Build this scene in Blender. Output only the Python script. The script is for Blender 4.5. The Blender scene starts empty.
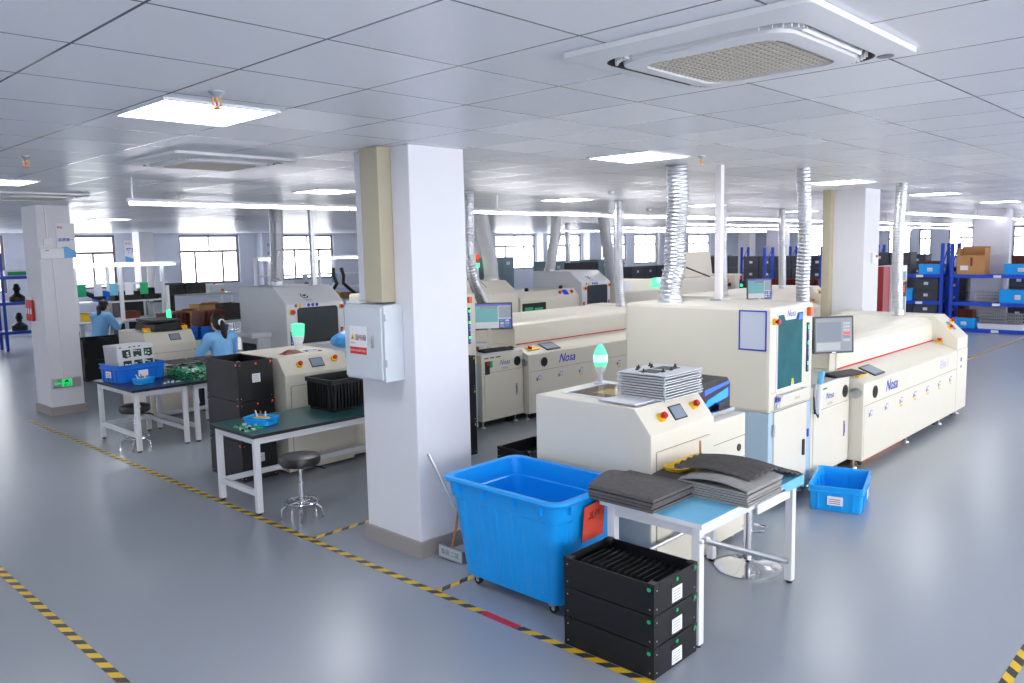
import bpy, bmesh, math, random
from mathutils import Vector, Matrix
random.seed(7)
PI = math.pi
SC = bpy.context.scene
COL = SC.collection
CEIL = 2.925

# ------------------------------------------------------------------ materials
def lin(c):
    return tuple(((v / 255) / 12.92 if v / 255 <= .04045 else ((v / 255 + .055) / 1.055) ** 2.4) for v in c)
MATS = {}
def mat(name, rgb, rough=.5, metal=0., spec=.5, var=.04, vscale=6., bump=0., bscale=60., emit=None, es=0., coat=0., alpha=1.):
    m = bpy.data.materials.new(name); m.use_nodes = True
    nt = m.node_tree; N = nt.nodes; L = nt.links
    b = N['Principled BSDF']
    c = lin(rgb)
    tc = N.new('ShaderNodeTexCoord'); no = N.new('ShaderNodeTexNoise')
    no.inputs['Scale'].default_value = vscale; no.inputs['Detail'].default_value = 4
    L.new(tc.outputs['Object'], no.inputs['Vector'])
    mx = N.new('ShaderNodeMix'); mx.data_type = 'RGBA'
    mx.inputs['A'].default_value = (*[v * (1 - var) for v in c], 1)
    mx.inputs['B'].default_value = (*[min(1, v * (1 + var)) for v in c], 1)
    L.new(no.outputs['Fac'], mx.inputs['Factor']); L.new(mx.outputs['Result'], b.inputs['Base Color'])
    b.inputs['Roughness'].default_value = rough; b.inputs['Metallic'].default_value = metal
    b.inputs['Specular IOR Level'].default_value = spec
    if coat: b.inputs['Coat Weight'].default_value = coat
    if alpha < 1: b.inputs['Alpha'].default_value = alpha
    if bump:
        n2 = N.new('ShaderNodeTexNoise'); n2.inputs['Scale'].default_value = bscale
        L.new(tc.outputs['Object'], n2.inputs['Vector'])
        bp = N.new('ShaderNodeBump'); bp.inputs['Strength'].default_value = bump; bp.inputs['Distance'].default_value = .01
        L.new(n2.outputs['Fac'], bp.inputs['Height']); L.new(bp.outputs['Normal'], b.inputs['Normal'])
    if emit is not None:
        b.inputs['Emission Color'].default_value = (*lin(emit), 1); b.inputs['Emission Strength'].default_value = es
    MATS[name] = m
    return m
def glass(name, tint, gloss=.12, dens=1.):
    m = bpy.data.materials.new(name); m.use_nodes = True
    nt = m.node_tree; N = nt.nodes; L = nt.links
    N.remove(N['Principled BSDF']); out = N['Material Output']
    tr = N.new('ShaderNodeBsdfTransparent'); tr.inputs['Color'].default_value = (*[v * dens for v in lin(tint)], 1)
    gl = N.new('ShaderNodeBsdfGlossy'); gl.inputs['Roughness'].default_value = .03
    fr = N.new('ShaderNodeFresnel'); fr.inputs['IOR'].default_value = 1.45
    mx = N.new('ShaderNodeMixShader')
    ge = N.new('ShaderNodeNewGeometry'); fb = N.new('ShaderNodeMath'); fb.operation = 'SUBTRACT'; fb.use_clamp = True
    L.new(fr.outputs[0], fb.inputs[0]); L.new(ge.outputs['Backfacing'], fb.inputs[1])
    L.new(fb.outputs[0], mx.inputs[0]); L.new(tr.outputs[0], mx.inputs[1]); L.new(gl.outputs[0], mx.inputs[2])
    L.new(mx.outputs[0], out.inputs['Surface']); MATS[name] = m
    return m

mat('cream', (227, 221, 205), .38, var=.02)
mat('cream_shadow_gap', (120, 115, 105), .6)
mat('kick_blue', (176, 200, 217), .4, var=.02)
mat('white_paint', (228, 229, 234), .45, var=.02)
mat('white_steel', (226, 228, 232), .35, var=.02)
mat('plaster', (226, 226, 232), .8, var=.015, bump=.03, bscale=40)
mat('wall_paint', (204, 210, 224), .8, var=.02)
mat('skirting', (158, 152, 148), .5)
mat('duct_beige', (186, 177, 153), .6, var=.03)
mat('box_blue_grey', (204, 211, 218), .4, var=.02)
mat('bin_blue', (14, 160, 246), .33, var=.06, vscale=3)
mat('crate_blue', (20, 166, 244), .35, var=.05)
mat('crate_blue_dark', (16, 112, 216), .4, var=.05)
mat('rack_blue', (24, 70, 190), .4, var=.04)
mat('hazed_black', (58, 62, 72), .5, var=.15)  # black of the distant boxes, lifted to grey so the colour carries the haze
mat('esd_black', (11, 12, 17), .45, var=.15)
mat('black', (18, 18, 20), .45, var=.1)
mat('rubber', (14, 14, 15), .7)
mat('screen_grey', (138, 150, 166), .4, spec=.3)
mat('dark_screen', (30, 34, 40), .12, spec=.6)
mat('monitor_bezel', (34, 34, 38), .35)
mat('foam', (100, 97, 97), .95, var=.3, vscale=30, bump=.25, bscale=120, spec=.2)
mat('foam_light', (152, 150, 149), .9, var=.12, vscale=30, bump=.2, bscale=120, spec=.2)
mat('foam_dark', (88, 85, 86), .95, var=.3, vscale=30, bump=.25, bscale=120, spec=.2)
mat('mat_sky', (112, 188, 224), .45, var=.05)
mat('chrome', (225, 226, 230), .12, 1., var=.02)
mat('steel', (185, 187, 190), .35, .9, var=.06)
mat('foil', (196, 198, 204), .28, 1., var=.08, vscale=40, bump=.5, bscale=70)
mat('fabric_duct', (206, 208, 213), .5, .4, var=.05)
mat('leather', (30, 29, 33), .35, var=.15, bump=.08)
mat('red', (206, 30, 24), .35)
mat('red_cabinet', (150, 32, 44), .4)
mat('orange', (236, 96, 16), .4)
mat('yellow', (246, 200, 14), .4)
mat('green_mark', (24, 180, 110), .5)
mat('blue_ink', (52, 66, 190), .5)
mat('grey_ink', (120, 122, 130), .5)
mat('black_ink', (30, 30, 34), .6)
mat('red_ink', (214, 40, 44), .6)
mat('paper', (236, 236, 240), .8, var=.02)
mat('paper_grey', (206, 212, 226), .7, var=.04)
mat('paper_orange', (240, 84, 62), .75, var=.05)
mat('lilac_cover', (172, 178, 214), .6)
mat('table_green', (36, 84, 86), .4, var=.05)
mat('table_navy', (32, 44, 84), .35, var=.05)
mat('table_edge', (28, 30, 40), .5)
mat('pcb', (64, 176, 124), .45, var=.4, vscale=60)
mat('pcb_dark', (28, 46, 40), .45, var=.4, vscale=60)
mat('chip', (24, 24, 26), .4)
mat('tin', (205, 208, 214), .3, .8)
mat('plate_grey', (206, 208, 213), .45, .25, var=.08, vscale=20)
mat('card_brown', (186, 138, 88), .85, var=.07)
mat('bakelite', (122, 46, 26), .5, var=.15)
mat('wood', (176, 128, 84), .6, var=.15, vscale=20)
mat('skin', (226, 178, 152), .5, var=.04)
mat('teal_window', (8, 92, 100), .3, spec=.08, var=.6, vscale=5)
mat('smoked_pane', (66, 74, 78), .08, spec=.6)
mat('uniform', (134, 196, 246), .85, var=.06, bump=.1)
mat('trousers', (40, 44, 60), .85)
mat('hair', (18, 15, 15), .45, var=.2, vscale=40)
mat('scrunchie', (226, 226, 230), .8)
mat('window_frame', (122, 112, 116), .5)
mat('ac_white', (232, 232, 234), .4, var=.01)
mat('ac_grille', (214, 206, 190), .5)
mat('ac_dark', (70, 62, 56), .7)
mat('brass', (190, 150, 96), .35, .8)
mat('floor_tape_red', (206, 44, 60), .5)
mat('pink_white', (238, 232, 236), .5)
mat('bag_blue', (66, 160, 226), .3, var=.1)
mat('green_card', (22, 160, 110), .6)
mat('grey_device', (196, 204, 208), .5)
mat('equip_teal', (108, 140, 150), .4, var=.08)
mat('copper', (170, 110, 76), .4, .6)
mat('wood_floor_mat', (84, 150, 206), .6)
# things that give off light
mat('panel_light', (255, 255, 255), .5, emit=(250, 252, 255), es=18.)
mat('tube_light', (255, 255, 255), .5, emit=(252, 246, 255), es=16.)
mat('lamp_green', (110, 220, 180), .4, emit=(95, 255, 190), es=.6)
mat('lamp_core', (190, 250, 225), .4, emit=(170, 255, 222), es=.8)
mat('exit_green', (40, 210, 120), .5, emit=(30, 240, 120), es=.5)
mat('led_blue', (40, 90, 230), .4, emit=(50, 110, 255), es=.7)
mat('led_green', (40, 230, 120), .4, emit=(60, 255, 150), es=2.)
mat('led_red', (230, 60, 30), .4, emit=(255, 70, 40), es=.8)
mat('uv_glow', (40, 120, 255), .4, emit=(25, 105, 255), es=2.2)
mat('lcd_teal', (14, 80, 86), .2, emit=(52, 176, 186), es=.4)
mat('lcd_white', (96, 100, 106), .2, emit=(222, 230, 240), es=.4)
mat('lcd_grey', (60, 66, 76), .2, emit=(160, 178, 204), es=.33)
mat('lcd_pale', (70, 74, 82), .2, emit=(196, 204, 218), es=.33)
mat('lcd_blue', (40, 50, 150), .2, emit=(40, 50, 150), es=.7)
mat('cool_led', (235, 240, 250), .4, emit=(235, 240, 255), es=4.)
glass('window_glass', (250, 252, 255))
glass('teal_glass', (52, 120, 128), dens=.8)
glass('smoke_glass', (96, 108, 114), dens=.8)
glass('clear_acrylic', (232, 238, 242))

def node_floor():
    m = mat('floor_epoxy', (150, 156, 166), .22, var=.03, vscale=.6)
    nt = m.node_tree; N = nt.nodes; L = nt.links; b = N['Principled BSDF']
    tc = N.new('ShaderNodeTexCoord'); n = N.new('ShaderNodeTexNoise'); n.inputs['Scale'].default_value = .7
    n.inputs['Detail'].default_value = 1; L.new(tc.outputs['Object'], n.inputs['Vector'])
    b.inputs['Roughness'].default_value = .25
    n2 = N.new('ShaderNodeTexNoise'); n2.inputs['Scale'].default_value = 5; n2.inputs['Detail'].default_value = 3
    L.new(tc.outputs['Object'], n2.inputs['Vector'])
    bp = N.new('ShaderNodeBump'); bp.inputs['Strength'].default_value = .04; bp.inputs['Distance'].default_value = .02
    L.new(n2.outputs['Fac'], bp.inputs['Height']); L.new(bp.outputs['Normal'], b.inputs['Normal'])
node_floor()

def node_ceiling():
    m = bpy.data.materials.new('ceiling_tiles'); m.use_nodes = True; MATS['ceiling_tiles'] = m
    nt = m.node_tree; N = nt.nodes; L = nt.links; b = N['Principled BSDF']
    tc = N.new('ShaderNodeTexCoord'); sx = N.new('ShaderNodeSeparateXYZ'); L.new(tc.outputs['Object'], sx.inputs[0])
    def mth(op, a, bb=None):
        n = N.new('ShaderNodeMath'); n.operation = op
        for i, v in enumerate((a, bb)):
            if v is None: continue
            if isinstance(v, (int, float)): n.inputs[i].default_value = v
            else: L.new(v, n.inputs[i])
        return n.outputs[0]
    P = .6122
    def seam(sock, off, w):
        f = mth('FRACT', mth('DIVIDE', mth('SUBTRACT', sock, off - 60 * P), P))
        return mth('LESS_THAN', mth('ABSOLUTE', mth('SUBTRACT', f, .5)), .5 - w), mth('FLOOR', mth('DIVIDE', mth('SUBTRACT', sock, off - 60 * P), P))
    ix, cx = seam(sx.outputs[0], 1.025, .009)
    iy, cy = seam(sx.outputs[1], 1.805, .008)
    inside = mth('MULTIPLY', ix, iy)
    mx = N.new('ShaderNodeMix'); mx.data_type = 'RGBA'
    wn = N.new('ShaderNodeTexWhiteNoise'); wn.noise_dimensions = '2D'
    cv = N.new('ShaderNodeCombineXYZ'); L.new(cx, cv.inputs[0]); L.new(cy, cv.inputs[1]); L.new(cv.outputs[0], wn.inputs['Vector'])
    t = N.new('ShaderNodeMix'); t.data_type = 'RGBA'
    t.inputs['A'].default_value = (*lin((232, 233, 238)), 1); t.inputs['B'].default_value = (*lin((240, 241, 245)), 1)
    L.new(wn.outputs['Value'], t.inputs['Factor'])
    mx.inputs['A'].default_value = (*lin((112, 112, 122)), 1)
    L.new(t.outputs['Result'], mx.inputs['B']); L.new(inside, mx.inputs['Factor'])
    L.new(mx.outputs['Result'], b.inputs['Base Color'])
    b.inputs['Specular IOR Level'].default_value = .22
    rg = N.new('ShaderNodeMapRange'); rg.inputs['To Min'].default_value = .14; rg.inputs['To Max'].default_value = .31
    L.new(inside, rg.inputs['Value']); L.new(rg.outputs['Result'], b.inputs['Roughness'])
    # every pressed metal tile sits a hair out of level, which breaks up the window reflections
    nv = N.new('ShaderNodeVectorMath'); nv.operation = 'SUBTRACT'
    L.new(wn.outputs['Color'], nv.inputs[0]); nv.inputs[1].default_value = (.5, .5, .5)
    ns = N.new('ShaderNodeVectorMath'); ns.operation = 'MULTIPLY'; L.new(nv.outputs[0], ns.inputs[0]); ns.inputs[1].default_value = (.045, .045, 0)
    no = N.new('ShaderNodeTexNoise'); no.inputs['Scale'].default_value = 2.5; L.new(tc.outputs['Object'], no.inputs['Vector'])
    bp = N.new('ShaderNodeBump'); bp.inputs['Strength'].default_value = .25; bp.inputs['Distance'].default_value = .012
    ad = mth('ADD', mth('MULTIPLY', no.outputs['Fac'], .3), inside)
    L.new(ad, bp.inputs['Height'])
    na = N.new('ShaderNodeVectorMath'); na.operation = 'ADD'; L.new(bp.outputs['Normal'], na.inputs[0]); L.new(ns.outputs[0], na.inputs[1])
    nn = N.new('ShaderNodeVectorMath'); nn.operation = 'NORMALIZE'; L.new(na.outputs[0], nn.inputs[0])
    L.new(nn.outputs[0], b.inputs['Normal'])
node_ceiling()

def node_stripes(name, dx, dy, period=.155):
    m = bpy.data.materials.new(name); m.use_nodes = True; MATS[name] = m
    nt = m.node_tree; N = nt.nodes; L = nt.links; b = N['Principled BSDF']
    tc = N.new('ShaderNodeTexCoord'); d = N.new('ShaderNodeVectorMath'); d.operation = 'DOT_PRODUCT'
    d.inputs[1].default_value = (dx / period, dy / period, 0); L.new(tc.outputs['Object'], d.inputs[0])
    f = N.new('ShaderNodeMath'); f.operation = 'FRACT'; L.new(d.outputs['Value'], f.inputs[0])
    g = N.new('ShaderNodeMath'); g.operation = 'GREATER_THAN'; L.new(f.outputs[0], g.inputs[0]); g.inputs[1].default_value = .52
    mx = N.new('ShaderNodeMix'); mx.data_type = 'RGBA'
    mx.inputs['A'].default_value = (*lin((226, 184, 36)), 1); mx.inputs['B'].default_value = (*lin((52, 48, 46)), 1)
    L.new(g.outputs[0], mx.inputs['Factor']); L.new(mx.outputs['Result'], b.inputs['Base Color'])
    b.inputs['Roughness'].default_value = .4
node_stripes('hazard_y', 1., 1.)
node_stripes('hazard_x', 1., -1.)

# ------------------------------------------------------------------ mesh builder
class G:
    def __init__(s, m='cream'):
        s.sharp = True; s.v = []; s.f = []; s.fm = []; s.fs = []; s.mats = []; s.m = m
    def mi(s, m):
        m = m or s.m
        if m not in s.mats: s.mats.append(m)
        return s.mats.index(m)
    def add(s, vs, fs, m=None, smooth=False):
        o = len(s.v); s.v += [tuple(p) for p in vs]; k = s.mi(m)
        for f in fs:
            s.f.append(tuple(i + o for i in f)); s.fm.append(k); s.fs.append(smooth)
        return s
    def box(s, x0, y0, z0, x1, y1, z1, b=0., m=None):
        x0, x1 = min(x0, x1), max(x0, x1); y0, y1 = min(y0, y1), max(y0, y1); z0, z1 = min(z0, z1), max(z0, z1)
        if b <= 0:
            vs = [(x, y, z) for z in (z0, z1) for y in (y0, y1) for x in (x0, x1)]
            return s.add(vs, [(0, 2, 3, 1), (4, 5, 7, 6), (0, 1, 5, 4), (2, 6, 7, 3), (0, 4, 6, 2), (1, 3, 7, 5)], m)
        b = min(b, (x1 - x0) * .49, (y1 - y0) * .49, (z1 - z0) * .49)
        bm = bmesh.new(); bmesh.ops.create_cube(bm, size=1)
        for v in bm.verts: v.co = Vector((x0 + (v.co.x + .5) * (x1 - x0), y0 + (v.co.y + .5) * (y1 - y0), z0 + (v.co.z + .5) * (z1 - z0)))
        bmesh.ops.bevel(bm, geom=bm.edges[:], offset=b, segments=2, profile=.6, affect='EDGES')
        bm.verts.index_update()
        s.add([v.co[:] for v in bm.verts], [[v.index for v in f.verts] for f in bm.faces], m); bm.free()
        return s
    def hexa(s, p, m=None):      # 8 corner points: bottom 4 (ccw), top 4 (ccw)
        return s.add(p, [(3, 2, 1, 0), (4, 5, 6, 7), (0, 1, 5, 4), (1, 2, 6, 5), (2, 3, 7, 6), (3, 0, 4, 7)], m)
    def prism(s, poly, axis, a0, a1, m=None, b=0.):
        # poly points are the two remaining coordinates in order (for x: y,z; for y: x,z; for z: x,y)
        def P(p, a): return (a, p[0], p[1]) if axis == 'x' else (p[0], a, p[1]) if axis == 'y' else (p[0], p[1], a)
        n = len(poly)
        vs = [P(p, a0) for p in poly] + [P(p, a1) for p in poly]
        fs = [tuple(range(n))[::-1], tuple(range(n, 2 * n))] + [(i, (i + 1) % n, n + (i + 1) % n, n + i) for i in range(n)]
        bm = bmesh.new(); bv = [bm.verts.new(v) for v in vs]
        for f in fs: bm.faces.new([bv[i] for i in f])
        bmesh.ops.recalc_face_normals(bm, faces=bm.faces[:])
        if b: bmesh.ops.bevel(bm, geom=bm.edges[:], offset=b, segments=2, profile=.6, affect='EDGES')
        bm.verts.index_update()
        s.add([v.co[:] for v in bm.verts], [[v.index for v in f.verts] for f in bm.faces], m); bm.free()
        return s
    def plate(s, o, u, v, pts, t, m=None):   # polygon in the plane (o; u, v), thickness t along u x v
        o = Vector(o); u = Vector(u).normalized(); v = Vector(v).normalized(); n = u.cross(v)
        k = len(pts); a = [o + u * p[0] + v * p[1] for p in pts]; c = [q + n * t for q in a]
        return s.add(a + c, [tuple(range(k))[::-1], tuple(range(k, 2 * k))] + [(i, (i + 1) % k, k + (i + 1) % k, k + i) for i in range(k)], m)
    def rrect(s, o, u, v, w, h, r, t, m=None, seg=4):
        pts = []
        for cx, cy, a0 in ((w - r, r, -90), (w - r, h - r, 0), (r, h - r, 90), (r, r, 180)):
            for i in range(seg + 1):
                a = math.radians(a0 + 90 * i / seg); pts.append((cx + r * math.cos(a), cy + r * math.sin(a)))
        return s.plate(o, u, v, pts, t, m)
    def frame(s, o, u, v, w, h, bw, t, m=None):  # rectangular frame made of four bars
        for a in ((0, 0, w, bw), (0, h - bw, w, h), (0, bw, bw, h - bw), (w - bw, bw, w, h - bw)):
            s.plate(o, u, v, [(a[0], a[1]), (a[2], a[1]), (a[2], a[3]), (a[0], a[3])], t, m)
        return s
    def disc(s, o, n, r, t, m=None, seg=20, r1=None):
        n = Vector(n).normalized(); o = Vector(o)
        return s.cyl(o, o + n * t, r, r if r1 is None else r1, seg, m)
    def cyl(s, p0, p1, r0, r1=None, seg=14, m=None, smooth=True):
        r1 = r0 if r1 is None else r1
        p0 = Vector(p0); p1 = Vector(p1); d = (p1 - p0).normalized()
        u = d.orthogonal().normalized(); w = d.cross(u)
        ring = lambda p, r: [p + (u * math.cos(2 * PI * i / seg) + w * math.sin(2 * PI * i / seg)) * r for i in range(seg)]
        o = len(s.v)
        s.add(ring(p0, r0) + ring(p1, r1), [(i, (i + 1) % seg, seg + (i + 1) % seg, seg + i) for i in range(seg)], m, smooth)
        s.add(ring(p0, r0), [tuple(range(seg))[::-1]], m); s.add(ring(p1, r1), [tuple(range(seg))], m)
        return s
    def tube(s, path, r, seg=10, m=None, closed=False, caps=True):
        P = [Vector(p) for p in path]; n = len(P); R = r if isinstance(r, (list, tuple)) else [r] * n
        T = []
        for i in range(n):
            a = P[(i - 1) % n] if closed or i > 0 else P[i]; b = P[(i + 1) % n] if closed or i < n - 1 else P[i]
            T.append((b - a).normalized())
        u = T[0].orthogonal().normalized(); vs = []
        for i in range(n):
            u = (u - T[i] * u.dot(T[i])).normalized(); w = T[i].cross(u)
            vs += [P[i] + (u * math.cos(2 * PI * k / seg) + w * math.sin(2 * PI * k / seg)) * R[i] for k in range(seg)]
        fs = []
        for i in range(n if closed else n - 1):
            j = (i + 1) % n
            fs += [(i * seg + k, i * seg + (k + 1) % seg, j * seg + (k + 1) % seg, j * seg + k) for k in range(seg)]
        s.add(vs, fs, m, True)
        if caps and not closed:
            s.add(vs[:seg], [tuple(range(seg))[::-1]], m); s.add(vs[-seg:], [tuple(range(seg))], m)
        return s
    def lathe(s, prof, c=(0, 0, 0), seg=24, m=None):
        c = Vector(c); vs = []; n = len(prof)
        for r, z in prof: vs += [c + Vector((r * math.cos(2 * PI * k / seg), r * math.sin(2 * PI * k / seg), z)) for k in range(seg)]
        fs = [(i * seg + k, i * seg + (k + 1) % seg, (i + 1) * seg + (k + 1) % seg, (i + 1) * seg + k) for i in range(n - 1) for k in range(seg)]
        s.add(vs, fs, m, True)
        if prof[0][0] > 1e-4: s.add(vs[:seg], [tuple(range(seg))[::-1]], m)
        if prof[-1][0] > 1e-4: s.add(vs[-seg:], [tuple(range(seg))], m)
        return s
    def ball(s, c, r, m=None, seg=14, rings=9):
        rx, ry, rz = r if isinstance(r, (tuple, list)) else (r, r, r); c = Vector(c); vs = []; fs = []
        for i in range(rings + 1):
            a = PI * i / rings - PI / 2
            for k in range(seg):
                b = 2 * PI * k / seg
                vs.append(c + Vector((rx * math.cos(a) * math.cos(b), ry * math.cos(a) * math.sin(b), rz * math.sin(a))))
        for i in range(rings):
            for k in range(seg): fs.append((i * seg + k, i * seg + (k + 1) % seg, (i + 1) * seg + (k + 1) % seg, (i + 1) * seg + k))
        return s.add(vs, fs, m, True)
    def surf(s, fn, nu, nv, m=None, t=0., smooth=True):  # fn(u,v)->point, optional thickness downward
        top = [fn(i / nu, j / nv) for j in range(nv + 1) for i in range(nu + 1)]
        w = nu + 1
        q = [(j * w + i, j * w + i + 1, (j + 1) * w + i + 1, (j + 1) * w + i) for j in range(nv) for i in range(nu)]
        s.add(top, q, m, smooth)
        if t:
            o = [(p[0], p[1], p[2] - t) for p in top]
            s.add(o, [f[::-1] for f in q], m, smooth)
            rim = [i for i in range(w)] + [j * w + nu for j in range(1, nv + 1)] + [nv * w + i for i in range(nu - 1, -1, -1)] + [j * w for j in range(nv - 1, 0, -1)]
            k = len(rim); s.add([top[i] for i in rim] + [o[i] for i in rim], [(i, k + i, k + (i + 1) % k, (i + 1) % k) for i in range(k)], m)
        return s
    def text(s, body, size, o, u, v, m='black_ink', shear=0., align='CENTER', off=.0015, bold=.0):
        vs, fs = text_mesh(body, shear, align, bold)
        o = Vector(o); u = Vector(u).normalized(); v = Vector(v).normalized(); n = u.cross(v)
        return s.add([o + u * (p[0] * size) + v * (p[1] * size) + n * off for p in vs], fs, m)
TXT = {}
def text_mesh(body, shear, align, bold):
    key = (body, shear, align, bold)
    if key not in TXT:
        c = bpy.data.curves.new('lettering', 'FONT'); c.body = body; c.size = 1; c.shear = shear; c.align_x = align; c.align_y = 'CENTER'
        c.resolution_u = 3; c.offset = bold
        o = bpy.data.objects.new('lettering', c); COL.objects.link(o)
        dg = bpy.context.evaluated_depsgraph_get(); me = o.evaluated_get(dg).to_mesh()
        TXT[key] = ([v.co[:] for v in me.vertices], [tuple(p.vertices) for p in me.polygons])
        o.evaluated_get(dg).to_mesh_clear(); bpy.data.objects.remove(o); bpy.data.curves.remove(c)
    return TXT[key]

ROOT = {}
def obj(name, g, parent=None, local=False, xf=None):
    me = bpy.data.meshes.new(name)
    vs = g.v
    if parent is not None and not local:
        r = ROOT[parent.name]; inv = (Matrix.Translation(r.location) @ r.rotation_euler.to_matrix().to_4x4()).inverted()
        vs = [inv @ Vector(p) for p in vs]
    me.from_pydata([tuple(p) for p in vs], [], g.f)
    for m in g.mats: me.materials.append(MATS[m])
    me.polygons.foreach_set('material_index', g.fm); me.polygons.foreach_set('use_smooth', g.fs)
    me.update()
    if g.sharp and any(g.fs): me.set_sharp_from_angle(angle=math.radians(38))
    o = bpy.data.objects.new(name, me); COL.objects.link(o)
    if parent is not None:
        o.parent = parent; ROOT[o.name] = ROOT[parent.name]
    return o
def tag(o, label, cat, group=None, kind=None):
    o['label'] = label; o['category'] = cat
    if group: o['group'] = group
    if kind: o['kind'] = kind
    return o
def thing(name, label, cat, loc=(0, 0, 0), rz=0., group=None):
    o = bpy.data.objects.new(name, None); COL.objects.link(o); o.empty_display_size = .1
    o.location = loc; o.rotation_euler = (0, 0, rz); ROOT[o.name] = o
    return tag(o, label, cat, group)
def single(name, g, label, cat, group=None, loc=(0, 0, 0), rz=0.):
    o = obj(name, g); o.location = loc; o.rotation_euler = (0, 0, rz); ROOT[o.name] = o
    return tag(o, label, cat, group)
def struct(name, g, label=None):
    o = obj(name, g); o['kind'] = 'structure'; o['label'] = label or name.replace('_', ' '); ROOT[o.name] = o
    return o
def dup(root, loc, rz=0., label=None, group=None):
    r = root.copy(); COL.objects.link(r); r.location = loc; r.rotation_euler = (0, 0, rz); ROOT[r.name] = r
    if label: r['label'] = label
    if group: r['group'] = group
    for ch in list(root.children):
        c = ch.copy(); COL.objects.link(c); c.parent = r; ROOT[c.name] = r
        for gch in list(ch.children):
            d = gch.copy(); COL.objects.link(d); d.parent = c; ROOT[d.name] = r
    return r
ORD = ['lowest', 'second', 'third', 'fourth', 'fifth', 'sixth', 'seventh', 'eighth', 'ninth', 'tenth', 'eleventh', 'twelfth']
NTH = ['first', 'second', 'third', 'fourth', 'fifth', 'sixth', 'seventh', 'eighth', 'ninth', 'tenth', 'eleventh', 'twelfth', 'thirteenth', 'fourteenth', 'fifteenth', 'sixteenth', 'seventeenth', 'eighteenth', 'nineteenth', 'twentieth', 'twenty-first', 'twenty-second', 'twenty-third', 'twenty-fourth']
X, Y, Z = (1, 0, 0), (0, 1, 0), (0, 0, 1)
NX = (-1, 0, 0); NY = (0, -1, 0)
# a face looking to -y is drawn with u=+x, v=+z ; a face looking to -x with u=-y, v=+z

# ------------------------------------------------------------------ camera
def camera():
    f, yaw, pitch, roll = 805.2, *[math.radians(a) for a in (43.779, 6.55, 1.154)]
    cy, sy, cp, sp = math.cos(yaw), math.sin(yaw), math.cos(pitch), math.sin(pitch)
    fw = Vector((cy * cp, sy * cp, -sp)); r = Vector((sy, -cy, 0)); d = fw.cross(r)
    c, s = math.cos(roll), math.sin(roll)
    right = r * c + d * s; down = d * c - r * s
    cam = bpy.data.cameras.new('camera'); cam.sensor_width = 36; cam.lens = f / 1024 * 36; cam.clip_end = 200
    o = bpy.data.objects.new('camera', cam); COL.objects.link(o)
    M = Matrix((right, -down, -fw)).transposed().to_4x4(); M.translation = (0, 0, 2.2); o.matrix_world = M
    SC.camera = o
camera()
SC.view_settings.view_transform = 'Standard'; SC.view_settings.look = 'None'
SC.view_settings.gamma = 1; SC.view_settings.use_curve_mapping = False; SC.view_settings.exposure = .1
SC.cycles.use_denoising = True; SC.cycles.max_bounces = 8; SC.cycles.diffuse_bounces = 5; SC.cycles.transparent_max_bounces = 16
SC.cycles.sample_clamp_indirect = 6; SC.cycles.caustics_reflective = False; SC.cycles.caustics_refractive = False
w = bpy.data.worlds.new('overcast_sky'); SC.world = w; w.use_nodes = True
w.node_tree.nodes['Background'].inputs['Color'].default_value = (*lin((252, 250, 248)), 1)
w.node_tree.nodes['Background'].inputs['Strength'].default_value = 8.0
# ------------------------------------------------------------------ room shell
XW, YW = 50., 26.
X0, Y0 = -6., -4.5
struct('floor', G('floor_epoxy').box(X0, Y0, -.1, XW + .3, YW + .3, 0), 'glossy blue grey epoxy floor')
struct('ceiling', G('ceiling_tiles').box(X0, Y0, CEIL, XW + .3, YW + .3, CEIL + .1), 'suspended ceiling of square pale metal tiles')
WIN_B = [(3.2, 6.62), (7.3, 9.62), (11.6, 13.68), (15.3, 17.5), (20.5, 23.5), (26.2, 28.9), (29.3, 32.4), (33.6, 36.3), (37.1, 39.4), (42.7, 45.2)]
WIN_R = [(8.2, 10.6), (12.5, 13.75), (14.65, 15.3), (15.75, 17.0), (19.6, 21.8)]
def wall_with_windows(axis, pos, a0, a1, wins, sill):
    g = G('wall_paint')
    def bx(p, q, z0, z1):
        if axis == 'y': g.box(p, pos, z0, q, pos + .25, z1)
        else: g.box(pos, p, z0, pos + .25, q, z1)
    e = a0
    for p, q in wins:
        bx(e, p, 0, CEIL); bx(p, q, 0, sill); bx(p, q, CEIL - .06, CEIL); e = q
    bx(e, a1, 0, CEIL)
    return g
struct('wall_back', wall_with_windows('y', YW, X0, XW + .25, WIN_B, 1.25), 'pale blue window wall at the back')
struct('wall_right', wall_with_windows('x', XW, Y0, YW, WIN_R, 1.25), 'pale blue window wall at the far right end')
WIN_L = [(10. + 4.3 * k, 10. + 4.3 * k + 2.6) for k in range(4)]
WIN_N = [(-5.5 + 4.3 * k, -5.5 + 4.3 * k + 3.9) for k in range(12)]
struct('wall_left', wall_with_windows('x', X0 - .25, Y0 - .25, YW + .25, WIN_L, 1.25), 'pale window wall on the left, out of view')
struct('wall_near', wall_with_windows('y', Y0 - .25, X0, XW + .25, WIN_N, .5), 'pale window wall on the near side, out of view')
nwin = 0
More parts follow.
